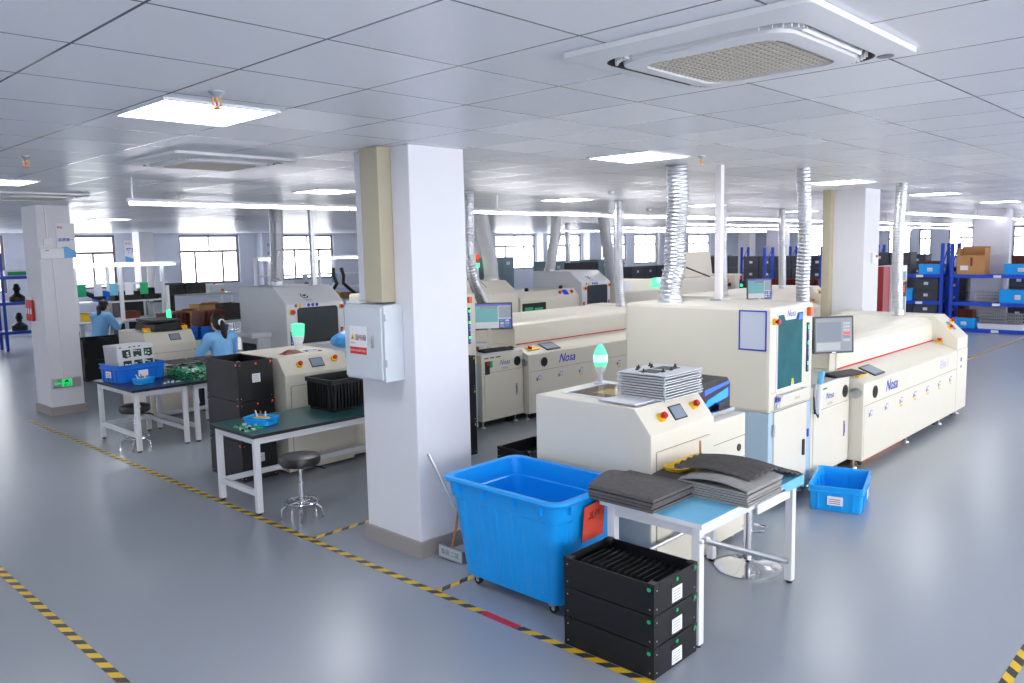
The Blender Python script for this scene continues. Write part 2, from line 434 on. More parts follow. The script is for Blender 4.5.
def window(axis, pos, p, q, sill):
    global nwin; nwin += 1
    fr = G('window_frame'); pa = G('window_glass')
    zt = CEIL - .06; zm = 2.33; w = .07
    def bx(g, a, b, z0, z1, t=.05):
        if axis == 'y': g.box(a, pos + .06, z0, b, pos + .06 + t, z1)
        else: g.box(pos + .06, a, z0, pos + .06 + t, b, z1)
    bx(fr, p, q, sill, sill + w); bx(fr, p, q, zt - w, zt); bx(fr, p, p + w, sill + w, zt - w); bx(fr, q - w, q, sill + w, zt - w)
    bx(fr, p + w, q - w, zm - .04, zm + .04)
    L = q - p
    cuts = [p + L * .26, p + L * .72] if L > 1.5 else [p + L * .5]
    for c in cuts: bx(fr, c - .03, c + .03, sill + w, zm - .04)
    bx(fr, p + L * .5 - .02, p + L * .5 + .02, zm + .04, zt - w)
    o = struct('window_%d' % nwin, fr, 'window with a dark frame and bright daylight panes')
    bx(pa, p + w * .5, q - w * .5, sill + w * .5, zt - w * .5, .012)
    pa.v = [tuple(Vector(v) + Vector((0, .02, 0) if axis == 'y' else (.02, 0, 0))) for v in pa.v]
    obj('pane', pa, o)
for p, q in WIN_B: window('y', YW, p, q, 1.25)
for p, q in WIN_R: window('x', XW, p, q, 1.25)
for p, q in WIN_L: window('x', X0 - .25, p, q, 1.25)
for p, q in WIN_N: window('y', Y0 - .25, p, q, .5)

# columns
def column(x0, y0, x1, y1, label, skirt=True):
    c = struct('column', G('plaster').box(x0, y0, 0, x1, y1, CEIL, .008), label)
    if skirt:
        t = .022
        obj('skirting', G('skirting').box(x0 - t, y0 - t, 0, x1 + t, y0, .12).box(x0 - t, y1, 0, x1 + t, y1 + t, .12).box(x0 - t, y0, 0, x0, y1, .12).box(x1, y0, 0, x1 + t, y1, .12), c)
    return c
main_col = column(3.565, 4.36, 4.08, 4.99, 'white square column in front of the blue bin')
left_col = column(3.56, 12.36, 3.99, 13.0, 'white column at the left carrying the exit sign')
right_col = column(11.3, 4.15, 11.85, 4.68, 'white column behind the long oven at the right')
far_col = column(22.15, 4.85, 22.8, 5.55, 'white column behind the blue rack at the far right')
column(11.3, 12.6, 11.8, 13.2, 'white column behind the cream machines')
column(9.78, 24.6, 10.2, 25.1, 'white column near the back windows', False)
column(19.6, 20.5, 20.2, 21.1, 'white column deep in the hall', False)
column(27.6, 13.0, 28.2, 13.6, 'white column beyond the stacked black crates', False)
column(35., 12.6, 35.6, 13.2, 'white column near the end wall', False)
column(36., 18.6, 36.6, 19.2, 'white column by the far back windows', False)
struct('trim_1', G('duct_beige').box(11.17, 4.57, 0, 11.298, 4.68, CEIL, .006), 'beige corner duct on the column behind the oven')
struct('trim_2', G('white_steel').box(22.06, 4.74, 0, 22.18, 4.845, CEIL, .006), 'pale conduit on the far right column')
for k, (a, b) in enumerate(((14.3, 15.1), (28.95, 29.25), (32.5, 33.5))):
    struct('trim_%d' % (k + 3), G('wall_paint').box(a, YW - .45, 0, b, YW - .003, CEIL), 'pale pilaster between the back windows')

# duct and electrical box on the main column
single('wall_duct', G('duct_beige').box(3.445, 4.55, 1.845, 3.5635, 4.755, CEIL - .003, .006), 'beige square cable duct running up the white column to the ceiling', 'duct')
eb = thing('electrical_box', 'pale grey distribution cabinet with red and yellow label on the white column', 'electrical box', (3.47, 4.72, 1.29))
obj('body', G('box_blue_grey').box(3.395, 4.475, 1.29, 3.563, 4.935, 1.83, .006), eb)
obj('door', G('box_blue_grey').box(3.375, 4.49, 1.305, 3.393, 4.92, 1.815, .006), eb)
s = G('paper').plate((3.374, 4.855, 1.475), NY, Z, [(0, 0), (.2, 0), (.2, .2), (0, .2)], .002)
s.plate((3.3715, 4.855, 1.475), NY, Z, [(0, 0), (.2, 0), (.2, .05), (0, .05)], .001, 'red_ink')
s.plate((3.3715, 4.845, 1.575), NY, Z, [(0, 0), (.055, 0), (.0275, .05)], .001, 'yellow')
s.text('▲', .02, (3.3702, 4.817, 1.59), NY, Z, 'black_ink')
s.text('注意安全', .014, (3.3715, 4.817, 1.553), NY, Z, 'black_ink')
s.text('配', .046, (3.3715, 4.762, 1.592), NY, Z, 'black_ink').text('电', .046, (3.3715, 4.72, 1.592), NY, Z, 'red_ink').text('箱', .046, (3.3715, 4.678, 1.592), NY, Z, 'black_ink')
s.text('高压危险 禁止触摸 注意安全', .016, (3.3705, 4.755, 1.5), NY, Z, 'paper')
obj('warning_label', s, eb)['label'] = 'white and red warning label with yellow triangle'
obj('handle', G('steel').box(3.365, 4.575, 1.53, 3.374, 4.6, 1.62, .003).tube([(3.374, 4.587, 1.6), (3.355, 4.587, 1.595), (3.355, 4.587, 1.55), (3.374, 4.587, 1.545)], .006), eb)
for z in (1.4, 1.72): obj('hinge', G('steel').cyl((3.4, 4.468, z), (3.4, 4.468, z + .05), .008), eb)
single('conduit_cap', G('white_steel').box(3.4, 4.77, 1.8325, 3.51, 4.93, 1.85, .004), 'small white conduit cap lying on top of the distribution cabinet', 'cap')

# things on the left column
ex = thing('exit_sign', 'green running man exit sign with left arrow low on the left column', 'sign', (3.7, 12.35, .4))
ex_y = 12.355
obj('housing', G('steel').box(3.585, ex_y - .028, .385, 3.95, ex_y - .0015, .52, .004), ex)
g = G('exit_green'); fy = ex_y - .03
g.plate((3.70, fy, .40), X, Z, [(0, 0), (.13, 0), (.13, .105), (0, .105)], .001)
g.plate((3.60, fy, .452), X, Z, [(0, 0), (.035, .03), (.035, .01), (.09, .01), (.09, -.01), (.035, -.01), (.035, -.03)], .001)
g.text('出口', .05, (3.765, fy - .001, .425), X, Z, 'black_ink')
g.plate((3.735, fy - .0015, .455), X, Z, [(0, 0), (.03, .012), (.045, 0), (.055, .006), (.042, .03), (.06, .035), (.03, .04), (.005, .028)], .001, 'black_ink')
obj('sign_face', g, ex)
bx = thing('emergency_light', 'white emergency light box high on the left column', 'light', (3.6, 12.35, 2.3))
obj('case', G('white_steel').box(3.56, 12.3, 2.19, 3.86, 12.357, 2.34, .008), bx)
obj('plug_socket', G('white_steel').box(3.62, 12.33, 2.38, 3.72, 12.357, 2.47, .005), bx)
obj('cable', G('pink_white').tube([(3.67, 12.35, 2.47), (3.67, 12.35, 2.92)], .008, 6).tube([(3.72, 12.35, 2.19), (3.745, 12.35, .52)], .006, 6), bx)
obj('status_mark', G('red_ink').plate((3.62, 12.298, 2.30), X, Z, [(0, 0), (.05, 0), (.05, .012), (0, .012)], .001), bx)
po = G('paper').plate((3.79, 12.352, 2.2), X, Z, [(0, 0), (.24, 0), (.24, .48), (0, .48)], .006)
po.plate((3.79, 12.344, 2.2), X, Z, [(0, 0), (.24, 0), (.24, .08), (.12, .16), (0, .13)], .001, 'bag_blue')
po.text('品质第一', .05, (3.91, 12.344, 2.45), X, Z, 'blue_ink', bold=.02).text('理念', .035, (3.84, 12.344, 2.62), X, Z, 'red_ink', bold=.02)
single('poster', po, 'white and blue slogan poster high on the left column', 'poster')
for k in range(3):
    y = 12.98 - k * .1
    single('hanging_tag', G('red').box(3.515, y - .035, 1.32, 3.548, y + .035, 1.62, .004).box(3.51, y - .02, 1.42, 3.515, y + .02, 1.5, m='paper').tube([(3.53, y, 1.62), (3.535, y, 1.7)], .004, 6, 'steel'),
           'red tag hanging on the side of the left column, %s of three' % ['leftmost', 'middle', 'rightmost'][k], 'tag', 'red tags on the left column')
g = G('paper').plate((9.88, YW - .002, 1.98), X, Z, [(0, 0), (.4, 0), (.4, .72), (0, .72)], .01)
g.plate((9.88, YW - .013, 1.98), X, Z, [(0, 0), (.4, 0), (.4, .22), (.2, .17), (0, .24)], .001, 'bag_blue').text('管理', .17, (10.08, YW - .014, 2.38), X, Z, 'blue_ink', bold=.02).text('标准', .08, (9.98, YW - .014, 2.6), X, Z, 'red_ink')
single('wall_poster', g, 'white and blue poster on the back wall beside a white column', 'poster')
g = G('paper_grey').plate((14.42, YW - .452, .95), X, Z, [(0, 0), (.6, 0), (.6, 1.75), (0, 1.75)], .02)
for k in range(5): g.text('制度规范', .13, (14.72, YW - .4735, 2.5 - k * .3), X, Z, 'blue_ink')
g.plate((14.42, YW - .4725, .95), X, Z, [(0, 0), (.6, 0), (.6, .12), (0, .12)], .001, 'blue_ink')
single('wall_poster', g, 'tall grey regulation poster on the pilaster behind the cream machine', 'poster')

# alarm button on the right column
ab = thing('alarm_box', 'small grey alarm box with red light on the column behind the oven', 'alarm', (11.7, 4.13, 1.95))
obj('case', G('white_steel').box(11.55, 4.115, 1.9, 11.7, 4.1475, 2.05, .008), ab)
obj('lamp', G('red').ball((11.66, 4.11, 2.0), .018), ab)
# ------------------------------------------------------------------ ceiling fittings
def ceiling_light(x, y, label, s=.6):
    t = thing('ceiling_light', label, 'ceiling light', (x, y, CEIL), group='square panel lights in the ceiling')
    g = G('white_steel'); h = s / 2; z = CEIL - .012
    for a in ((-h, -h, h, -h + .015), (-h, h - .015, h, h), (-h, -h + .015, -h + .015, h - .015), (h - .015, -h + .015, h, h - .015)):
        g.box(x + a[0], y + a[1], z, x + a[2], y + a[3], CEIL - .0005)
    obj('frame', g, t)
    obj('diffuser', G('panel_light').box(x - h + .015, y - h + .015, z + .003, x + h - .015, y + h - .015, CEIL - .001), t)
LIGHTS = [(1.95, 4.06, 'nearest square ceiling light at the upper left'), (5.53, 3.84, 'square ceiling light above the cream loader with the green lamp'),
          (9.9, 3.92, 'square ceiling light beside the right white column'), (13.72, 3.99, 'square ceiling light between the two right columns'),
          (17.96, 4.05, 'square ceiling light in front of the far right column'), (5.5, 8.25, 'square ceiling light left of the main column'),
          (9.49, 7.88, 'square ceiling light right of the main column'), (13.2, 7.71, 'square ceiling light behind the big foil duct'),
          (2.2, 8.75, 'square ceiling light cut by the left edge'), (10.0, 12.3, 'thin looking square ceiling light over the hooded machine'),
          (16.7, 11.65, 'far square ceiling light over the centre'), (10.03, 20.6, 'far square ceiling light near the back windows'),
          (1.95, .1, 'square ceiling light overhead near the viewer'), (-1.9, 4.06, 'square ceiling light out to the left'),
          (5.5, .1, 'square ceiling light out to the right'), (9.9, .1, 'second square ceiling light out to the right'), (-1.9, .1, 'square ceiling light behind the viewer'),
          (17.9, 8., 'square ceiling light over the stacked black crates'), (6., 16.4, 'square ceiling light over the assembly benches'), (21.8, 12., 'far square ceiling light over the crate stacks')]
for a in LIGHTS: ceiling_light(*a)
def tube_row(y, x0, x1, label, z=2.69):
    t = thing('tube_light_row', label, 'tube light', (x0, y, z), group='rows of hanging tube lights')
    obj('channel', G('white_steel').box(x0, y - .028, z + .018, x1, y + .028, z + .045), t)
    n = max(1, round((x1 - x0) / 2.4)); L = (x1 - x0) / n
    for k in range(n):
        obj('tube', G('tube_light').cyl((x0 + k * L + .02, y, z), (x0 + (k + 1) * L - .02, y, z), .015, seg=8), t)
    for k in range(n + 1):
        if k % 2 == 0: obj('hanger', G('steel').cyl((x0 + k * L + (.05 if k == 0 else -.05), y, z + .045), (x0 + k * L + (.05 if k == 0 else -.05), y, CEIL - .001), .006, seg=6), t)
tube_row(7.75, 3.0, 30., 'long row of hanging tube lights passing behind the main column')
tube_row(10.2, 16.5, 40., 'second row of tube lights, beyond the long nearest row')
tube_row(12.6, 17., 40., 'third row of tube lights in the far middle')
tube_row(15.2, 18., 42., 'fourth and farthest row of tube lights in the middle')
tube_row(4.95, 15.5, 27., 'row of tube lights between the two right columns')
def air_conditioner(cx, cy, label):
    t = thing('ceiling_air_conditioner', label, 'air conditioner', (cx, cy, CEIL), group='ceiling cassette air conditioners')
    h = .48; z = CEIL - .036; R = lambda g, w, r, z0, z1, m=None: g.rrect((cx - w, cy + w, z1), X, NY, 2 * w, 2 * w, r, z1 - z0, m, 6)
    # flared outer panel
    g = G('ac_white')
    def ring(w, r, zz):
        pts = []
        for qx, qy, a0 in ((w - r, w - r, 0), (-w + r, w - r, 90), (-w + r, -w + r, 180), (w - r, -w + r, 270)):
            for i in range(7):
                a = math.radians(a0 + 15 * i); pts.append((cx + qx + r * math.cos(a), cy + qy + r * math.sin(a), zz))
        return pts
    rs = [ring(h, .03, CEIL - .002), ring(h, .03, CEIL - .022), ring(h - .03, .05, CEIL - .028), ring(.40, .10, z), ring(.385, .10, z)]
    n = len(rs[0]); vs = sum(rs, []); fs = [(i * n + k, (i + 1) * n + k, (i + 1) * n + (k + 1) % n, i * n + (k + 1) % n) for i in range(len(rs) - 1) for k in range(n)]
    g.add(vs, fs, None, True); obj('panel', g, t)
    g = G('ac_dark'); rr = [ring(.385, .10, z), ring(.38, .10, z + .03), ring(.01, .005, z + .03)]
    vs = sum(rr, []); g.add(vs, [(i * n + k, (i + 1) * n + k, (i + 1) * n + (k + 1) % n, i * n + (k + 1) % n) for i in range(2) for k in range(n)]); obj('air_slot', g, t)
    g = G('ac_white'); rr = [ring(.335, .09, z + .02), ring(.335, .09, z - .012), ring(.31, .08, z - .016), ring(.27, .075, z - .016), ring(.27, .075, z + .01)]
    vs = sum(rr, []); g.add(vs, [(i * n + k, (i + 1) * n + k, (i + 1) * n + (k + 1) % n, i * n + (k + 1) % n) for i in range(4) for k in range(n)], None, True); obj('grille_frame', g, t)
    for k in range(4):
        a = k * PI / 2; c, s_ = math.cos(a), math.sin(a)
        P = lambda u, v, zz: (cx + c * u - s_ * v, cy + s_ * u + c * v, zz)
        obj('louvre', G('ac_white').hexa([P(-.25, .342, z - .003), P(.25, .342, z - .003), P(.25, .352, z - .003), P(-.25, .352, z - .003), P(-.25, .35, z + .018), P(.25, .35, z + .018), P(.25, .36, z + .018), P(-.25, .36, z + .018)]), t)
        g = G('ac_white')
        for q in range(6): g.hexa([P(.26 + q * .02, .34, z - .004) if 0 else P(.265 + q * .018 - .004, .345 - q * q * .0022, z - .004), P(.265 + q * .018 + .004, .345 - q * q * .0022, z - .004), P(.265 + q * .018 + .004, .375 - q * q * .003, z - .004), P(.265 + q * .018 - .004, .375 - q * q * .003, z - .004),
                                   P(.265 + q * .018 - .004, .345 - q * q * .0022, z + .02), P(.265 + q * .018 + .004, .345 - q * q * .0022, z + .02), P(.265 + q * .018 + .004, .375 - q * q * .003, z + .02), P(.265 + q * .018 - .004, .375 - q * q * .003, z + .02)])
        obj('corner_vane', g, t)
    g = G('ac_grille'); p = .03; m_ = .262
    k = -m_
    while k <= m_:
        g.box(cx + k - .003, cy - m_, z - .012, cx + k + .003, cy + m_, z + .004); k += p
    k = -m_
    while k <= m_:
        g.box(cx - m_, cy + k - .009, z - .0105, cx + m_, cy + k + .009, z - .0085); k += p
    g.box(cx - m_, cy - m_, z + .012, cx + m_, cy + m_, z + .014, m='ac_dark')
    obj('grille', g, t)
    obj('badge', G('grey_ink').disc((cx + .36, cy - .40, CEIL - .034), (0, 0, -1), .03, .004), t)
air_conditioner(2.87, 1.53, 'big white ceiling cassette unit at the upper right with beige grille')
air_conditioner(2.97, 6.03, 'white ceiling cassette unit behind the nearest square light')
air_conditioner(2.97, 10.4, 'white ceiling cassette unit seen edge on near the left column')
for x, y, l in ((1.77, 3.49, 'brass sprinkler head in front of the nearest square light'), (1.84, 6.5, 'brass sprinkler head at the upper left edge'), (5.93, 3.5, 'brass sprinkler head right of the light above the loader')):
    t = thing('sprinkler_head', l, 'sprinkler', (x, y, CEIL))
    obj('cup', G('tin').lathe([(.035, -.001), (.035, -.006), (.02, -.02), (.012, -.03)], (x, y, CEIL), 16), t)
    obj('frame_arms', G('brass').cyl((x, y, CEIL - .02), (x, y, CEIL - .045), .01).tube([(x - .018, y, CEIL - .03), (x - .02, y, CEIL - .06), (x, y, CEIL - .075)], .004, 6).tube([(x + .018, y, CEIL - .03), (x + .02, y, CEIL - .06), (x, y, CEIL - .075)], .004, 6).lathe([(.022, 0), (.022, -.003), (.005, -.006)], (x, y, CEIL - .075), 14), t)
    obj('bulb', G('red').cyl((x, y, CEIL - .045), (x, y, CEIL - .075), .004), t)
for x, y, l in ((4.35, 9.6, 'small ceiling detector over the left stations'), (8.6, 6.4, 'small ceiling detector beside the nearest tube row'), (13.3, 9.0, 'small ceiling detector above the middle machines')):
    t = thing('ceiling_detector', l, 'detector', (x, y, CEIL)); obj('dome', G('white_steel').lathe([(.05, -.001), (.05, -.015), (.035, -.04), (.0, -.045)], (x, y, CEIL), 16), t)

# exhaust ducts
def corrugated(name, path, r, label, m='foil', pitch=.035, amp=.09, cat='duct', collar=True):
    t = thing(name, label, cat, path[-1])
    # resample the path as a smooth curve
    P = [Vector(p) for p in path]; pts = []
    for i in range(len(P) - 1):
        p0 = P[max(0, i - 1)]; p1 = P[i]; p2 = P[i + 1]; p3 = P[min(len(P) - 1, i + 2)]
        n = max(2, int((p2 - p1).length / (pitch / 4)))
        for k in range(n):
            u = k / n
            pts.append(.5 * ((2 * p1) + (-p0 + p2) * u + (2 * p0 - 5 * p1 + 4 * p2 - p3) * u * u + (-p0 + 3 * p1 - 3 * p2 + p3) * u ** 3))
    pts.append(P[-1]); L = 0; R = []
    for i, p in enumerate(pts):
        if i: L += (p - pts[i - 1]).length
        R.append(r * (1 - amp * (.5 - .5 * math.cos(2 * PI * L / pitch)) + random.uniform(-.012, .012)))
    hg = G(m).tube(pts, R, 18); hg.sharp = False; obj('hose', hg, t)
    if collar:
        e = P[-1]; obj('collar', G('tin').lathe([(r * 1.12, .0), (r * 1.12, .02), (r * 1.03, .03), (r * 1.03, .06)], e, 20), t)
    return t
# ------------------------------------------------------------------ production machines (built in local coordinates: origin = front left floor corner,
# x along the line, y away from the aisle, z up)
LOGO = 'Nosa'
def estop(parent, o, u, v, r=.032, base=True):
    u = Vector(u); v = Vector(v); n = u.cross(v)
    o = Vector(o)
    b = obj('emergency_stop', G('yellow').rrect(o - u * r * 1.1 - v * r * 1.1, u, v, r * 2.2, r * 2.2, r * .5, .018), parent, True)
    obj('button', G('red').cyl(o + n * .018, o + n * .035, r * .5).cyl(o + n * .035, o + n * .052, r * .95, r * .8, 16), b, True)
    return b
def leveling_feet(parent, pts, h):
    for x, y in pts:
        obj('leveling_foot', G('steel').cyl((x, y, 0), (x, y, .015), .035, .03, 14).cyl((x, y, .015), (x, y, h), .01, seg=8), parent, True)
def caster(parent, x, y, h):
    c = obj('caster', G('steel').box(x - .025, y - .02, h - .03, x + .025, y + .02, h), parent, True)
    obj('wheel', G('rubber').cyl((x, y - .018, .042), (x, y + .018, .042), .042, seg=16), c, True)

def make_loader(label, loc, top=True, conveyor=True, group=None, W=.78, D=.98, H=1.165, tunnel=True, stops=True):
    t = thing('board_loader', label, 'machine', loc, group=group)
    g = G('cream').prism([(0, .02), (0, 1.0), (.13, H), (D, H), (D, .02)], 'x', 0, W, b=.008)
    obj('body', g, t, True)
    u = Vector(X); v = Vector((0, .13, H - 1.0)).normalized(); n = u.cross(v)
    S = lambda x, q: Vector((x, 0, 1.0)) + v * q + n * .001
    obj('screen', G('monitor_bezel').plate(S(.335, .055), u, v, [(0, 0), (.15, 0), (.15, .105), (0, .105)], .006).plate(S(.343, .063) + n * .006, u, v, [(0, 0), (.134, 0), (.134, .089), (0, .089)], .001, 'screen_grey'), t, True)
    if stops: estop(t, S(.2, .10), u, v, .026); estop(t, S(.62, .12), u, v, .026)
    pn = G('cream').rrect((.06, -.0005, .12), X, Z, W - .12, .76, .012, .006)
    obj('front_panel', pn, t, True)
    obj('panel_seam', G('cream_shadow_gap').box(.06, -.0025, .885, W - .06, .0, .889).box(.055, -.0025, .2, .058, .0, .885), t, True)
    leveling_feet(t, [], .05)
    if top:
        fr = G('white_paint').frame((.14, .24, H + .001), X, Y, W - .24, D - .36, .03, .006)
        obj('top_frame', fr, t, True)
        obj('top_window', G('clear_acrylic').box(.17, .27, H + .001, W - .13, D - .15, H + .005).box(.18, .28, H + .0002, W - .14, D - .16, H + .0008, m='card_brown').box(.3, .45, H + .0008, .5, .7, H + .0012, m='yellow'), t, True)  # brown sheet under the acrylic stands in for the reflection in the glass
    if conveyor:
        g = G('cream').box(W + .002, .02, .04, W + .5, .62, .95, .008)
        c = obj('conveyor_section', g, t, True)
        obj('conveyor_seam', G('cream_shadow_gap').box(W + .03, .016, .78, W + .5, .0198, .783).box(W + .03, .016, .62, W + .5, .0198, .622), t, True)
        obj('cable_port', G('black').disc((W + .4, .02, .70), NY, .028, .006), t, True)
        obj('vent_plate', G('kick_blue').box(W + .3, .014, .52, W + .42, .0198, .60), t, True)
        leveling_feet(t, [(W + .42, .5), (W + .42, .1)], .05)
        if tunnel:
            w0 = W + .06; w1 = W + .56
            th = obj('tunnel_hood', G('black').prism([(w0, .955 if 0 else .952), (w1, .952), (w1, 1.15), (w1 - .04, 1.2), (w0, 1.2)], 'y', .18, .58, b=.01), t, True)
            obj('tunnel_window', G('uv_glow').plate((w0 + .1, .1785, 1.0), X, Z, [(0, 0), (w1 - w0 - .14, .05), (w1 - w0 - .14, .12), (.06, .06)], .002).plate((w0 + .12, .1785, 1.1), X, Z, [(0, 0), (.2, .03), (.36, .05), (.34, .07), (.0, .04)], .001, 'led_blue'), th, True)
            obj('guide_rail', G('steel').box(W + .01, .1, .952, W + .48, .13, .985).box(W + .30, .13, .952, W + .38, .17, 1.03, m='black'), t, True)
    return t

def make_tall(label, loc, W=.82, D=1.42, H=1.69, group=None, paper=True):
    t = thing('selective_soldering_machine', label, 'machine', loc, group=group)
    obj('upper_housing', G('cream').box(0, 0, .82, W, D, H, .03), t, True)
    obj('lower_cabinet', G('kick_blue').box(.004, .006, .06, W - .004, D - .006, .822, .004), t, True)
    # tinted window with notched frame
    wx0, wx1, z0, z1 = .13, W - .23, 1.01, 1.62
    u, v = X, Z
    wf = G('white_paint').plate((0, -.001, 0), u, v, [(wx0 - .02, z0 - .02), (wx1 + .02, z0 - .02), (wx1 + .02, z1 + .02), (wx0 - .02, z1 + .02)], .004)
    wd = obj('door_window', wf, t, True)
    obj('tinted_pane', G('teal_window').plate((0, -.006, 0), u, v, [(wx0, z0), (wx1, z0), (wx1, z1), (wx1 - .1, z1), (wx1 - .13, z1 - .05), (wx0 + .13, z1 - .05), (wx0 + .1, z1), (wx0, z1)], .001), wd, True)
    obj('lettering', G('blue_ink').text(LOGO, .075, (.36, -.001, z1 + .0), u, v, 'blue_ink', .35, off=.008), t, True)
    obj('corner_lamp', G('led_blue').plate((wx1 - .1, -.011, z1 - .06), u, v, [(0, 0), (.08, 0), (.09, .05), (.02, .05)], .002), t, True)
    estop(t, (.06, -.001, 1.575), u, v, .025)
    obj('beacon', G('orange').rrect((W - .14, -.001, 1.575), u, v, .05, .075, .012, .035), t, True)
    g = G('led_blue').box(W - .135, -.012, 1.09, W - .105, 0, 1.52, m='monitor_bezel')
    for k in range(9): g.plate((W - .132, -.0125, 1.105 + k * .045), u, v, [(0, 0), (.024, 0), (.024, .03), (0, .03)], .002, ['led_blue', 'led_blue', 'blue_ink', 'led_green'][(k * 7) % 4 if k != 8 else 3])
    obj('indicator_strip', g, t, True)
    h = G('white_paint').tube([(.13, 0, .955), (.13, -.045, .955), (W - .22, -.045, .955), (W - .22, 0, .955)], .012, 8)
    obj('door_handle', h, t, True)
    obj('gauge_plate', G('steel').rrect((.09, -.002, .845), u, v, .1, .11, .01, .004).disc((.14, -.006, .872), NY, .022, .006, 'tin').box(.1, -.014, .905, .135, -.006, .94, m='blue_ink').box(.148, -.014, .905, .183, -.006, .94, m='blue_ink'), t, True)
    obj('seam_line', G('cream_shadow_gap').box(.03, -.001, .838, W - .15, .002, .8405).box(.03, -.001, .985, W * .3, .002, .987), t, True)
    dr = obj('lower_door', G('cream').rrect((.085, .005, .1), u, v, W - .2, .722, .01, .012), t, True)
    obj('latch', G('black').rrect((W - .2, -.008, .36), u, v, .035, .14, .01, .012), dr, True)
    obj('hinge', G('steel').box(.065, -.014, .62, .09, .004, .72, .003), dr, True)
    obj('warning_sticker', G('yellow').plate((.38, -.0115, 1.02), u, v, [(0, 0), (.04, 0), (.04, .05), (0, .05)], .001).plate((.375, -.0112, 1.012), u, v, [(0, 0), (.05, 0), (.05, .03), (0, .03)], .001, 'paper'), t, True)
    obj('cabinet_sticker', G('blue_ink').box(W - .075, -.001, .5, W - .045, .007, .57), t, True)
    obj('lower_lettering', G('grey_ink').text('SW-350', .03, (W - .3, -.0002, .885), u, v, 'grey_ink'), t, True)
    if paper:
        p = G('blue_ink').frame((-.0012, .275, 1.335), NY, Z, .245, .33, .012, .003).plate((-.0012, .263, 1.347), NY, Z, [(0, 0), (.221, 0), (.221, .306), (0, .306)], .001, 'paper_grey')
        obj('document_holder', p, t, True)['label'] = 'document holder with a blue border'
    leveling_feet(t, [(.08, .08), (W - .08, .08), (.08, D - .08), (W - .08, D - .08)], .065)
    return t

def make_ctrl(label, loc, W=.8, D=.86, H=.92, group=None):
    t = thing('control_cabinet', label, 'machine', loc, group=group)
    obj('body', G('cream').box(0, 0, .1, W, D, H, .008), t, True)
    dr = obj('cabinet_door', G('cream').rrect((.04, -.001, .14), X, Z, W - .12, .54, .01, .007), t, True)
    obj('seam', G('cream_shadow_gap').box(.03, -.003, .692, W - .03, .001, .695).box(W - .08, -.003, .14, W - .078, .001, .69), t, True)
    obj('latch', G('steel').rrect((W - .15, -.009, .36), X, Z, .02, .15, .006, .008).box(W - .147, -.019, .39, W - .134, -.017, .48, m='blue_ink'), dr, True)
    obj('porthole', G('black').cyl((W - .11, .0, .79), (W - .11, -.006, .79), .06, seg=24).cyl((W - .11, -.006, .79), (W - .11, -.008, .79), .045, seg=24, m='rubber'), t, True)
    obj('lettering', G('blue_ink').text(LOGO, .085, (.4, -.001, .80), X, Z, 'blue_ink', .35), t, True)
    obj('small_lettering', G('grey_ink').text('SYSTEM', .035, (.4, -.001, .725), X, Z, 'grey_ink', .2), t, True)
    sw = G('black').box(.06, -.012, .68, .13, 0, .84)
    sw.box(.08, -.02, .79, .12, -.012, .83, m='red').box(.14, -.014, .76, .18, 0, .84, m='green_mark')
    obj('power_switch', sw, t, True)
    obj('desk', G('white_steel').box(.03, .0, H + .0005, W - .02, .5, H + .012, .003).box(.05, .52, H + .0005, W - .1, D, H + .06, .005), t, True)
    obj('vent_slots', G('black').box(.05, -.003, .872, .12, .0, .884).box(.15, -.003, .872, .22, .0, .884).box(.25, -.003, .872, .33, 0, .884), t, True)
    leveling_feet(t, [(.08, .08), (W - .08, .08)], .1); caster(t, W - .16, .12, .1)
    return t

def make_monitor(label, loc, rz, w=.46, h=.36, lcd='grey', z=.2, group=None):
    t = thing('monitor', label, 'monitor', loc, rz, group)
    obj('stand', G('cream').box(-.05, -.03, 0, .05, .05, .02, .004).box(-.03, .0, .02, .03, .03, z + h * .5), t, True)
    tilt = .06
    u = Vector(X); v = Vector((0, math.sin(tilt), math.cos(tilt))); n = u.cross(v)
    o = Vector((-w / 2, -.02, z))
    obj('bezel', G('monitor_bezel').rrect(o - n * .03, u, v, w, h, .012, .035), t, True)
    s = G('lcd_pale'); q = o + n * .0055
    def pl(x0, y0, x1, y1, m, e=0.): s.plate(q + n * e, u, v, [(x0, y0), (x1, y0), (x1, y1), (x0, y1)], .0008, m)
    b = .018; iw = w - 2 * b; ih = h - 2 * b
    if lcd == 'teal':
        pl(b, b, w - b, h - b, 'lcd_white'); pl(b, b + ih * .26, b + iw * .70, b + ih * .92, 'lcd_teal', .001); pl(b, b + ih * .92, w - b, h - b, 'lcd_blue', .001)
        pl(b + iw * .3, b + ih * .82, b + iw * .68, b + ih * .9, 'dark_screen', .002); pl(b + iw * .72, b, w - b, b + ih * .38, 'lcd_blue', .001); pl(b + iw * .72, b + ih * .42, w - b, b + ih * .9, 'lcd_grey', .001)
        for k in range(6): pl(b + iw * (.75 + .12 * (k % 2)), b + ih * (.06 + .11 * (k // 2)), b + iw * (.83 + .12 * (k % 2)), b + ih * (.12 + .11 * (k // 2)), ['yellow', 'green_mark', 'lcd_white'][k % 3], .002)
    else:
        pl(b, b, w - b, h - b, 'lcd_pale'); pl(b + .01, b + ih * .3, b + iw * .7, b + ih * .88, 'lcd_grey', .001); pl(b + .01, b + ih * .04, b + iw * .68, b + ih * .27, 'lcd_white', .001)
        for k in range(6): pl(b + iw * .76, b + ih * (.3 + .1 * k), b + iw * .95, b + ih * (.37 + .1 * k), ['lcd_white', 'lcd_grey', 'led_red'][k % 3] if k < 3 else 'lcd_white', .001)
    obj('screen', s, t, True)
    obj('maker_mark', G('tin').plate(o + n * .0055 + u * (w / 2 - .02) + v * .005, u, v, [(0, 0), (.04, 0), (.04, .008), (0, .008)], .0005), t, True)
    return t
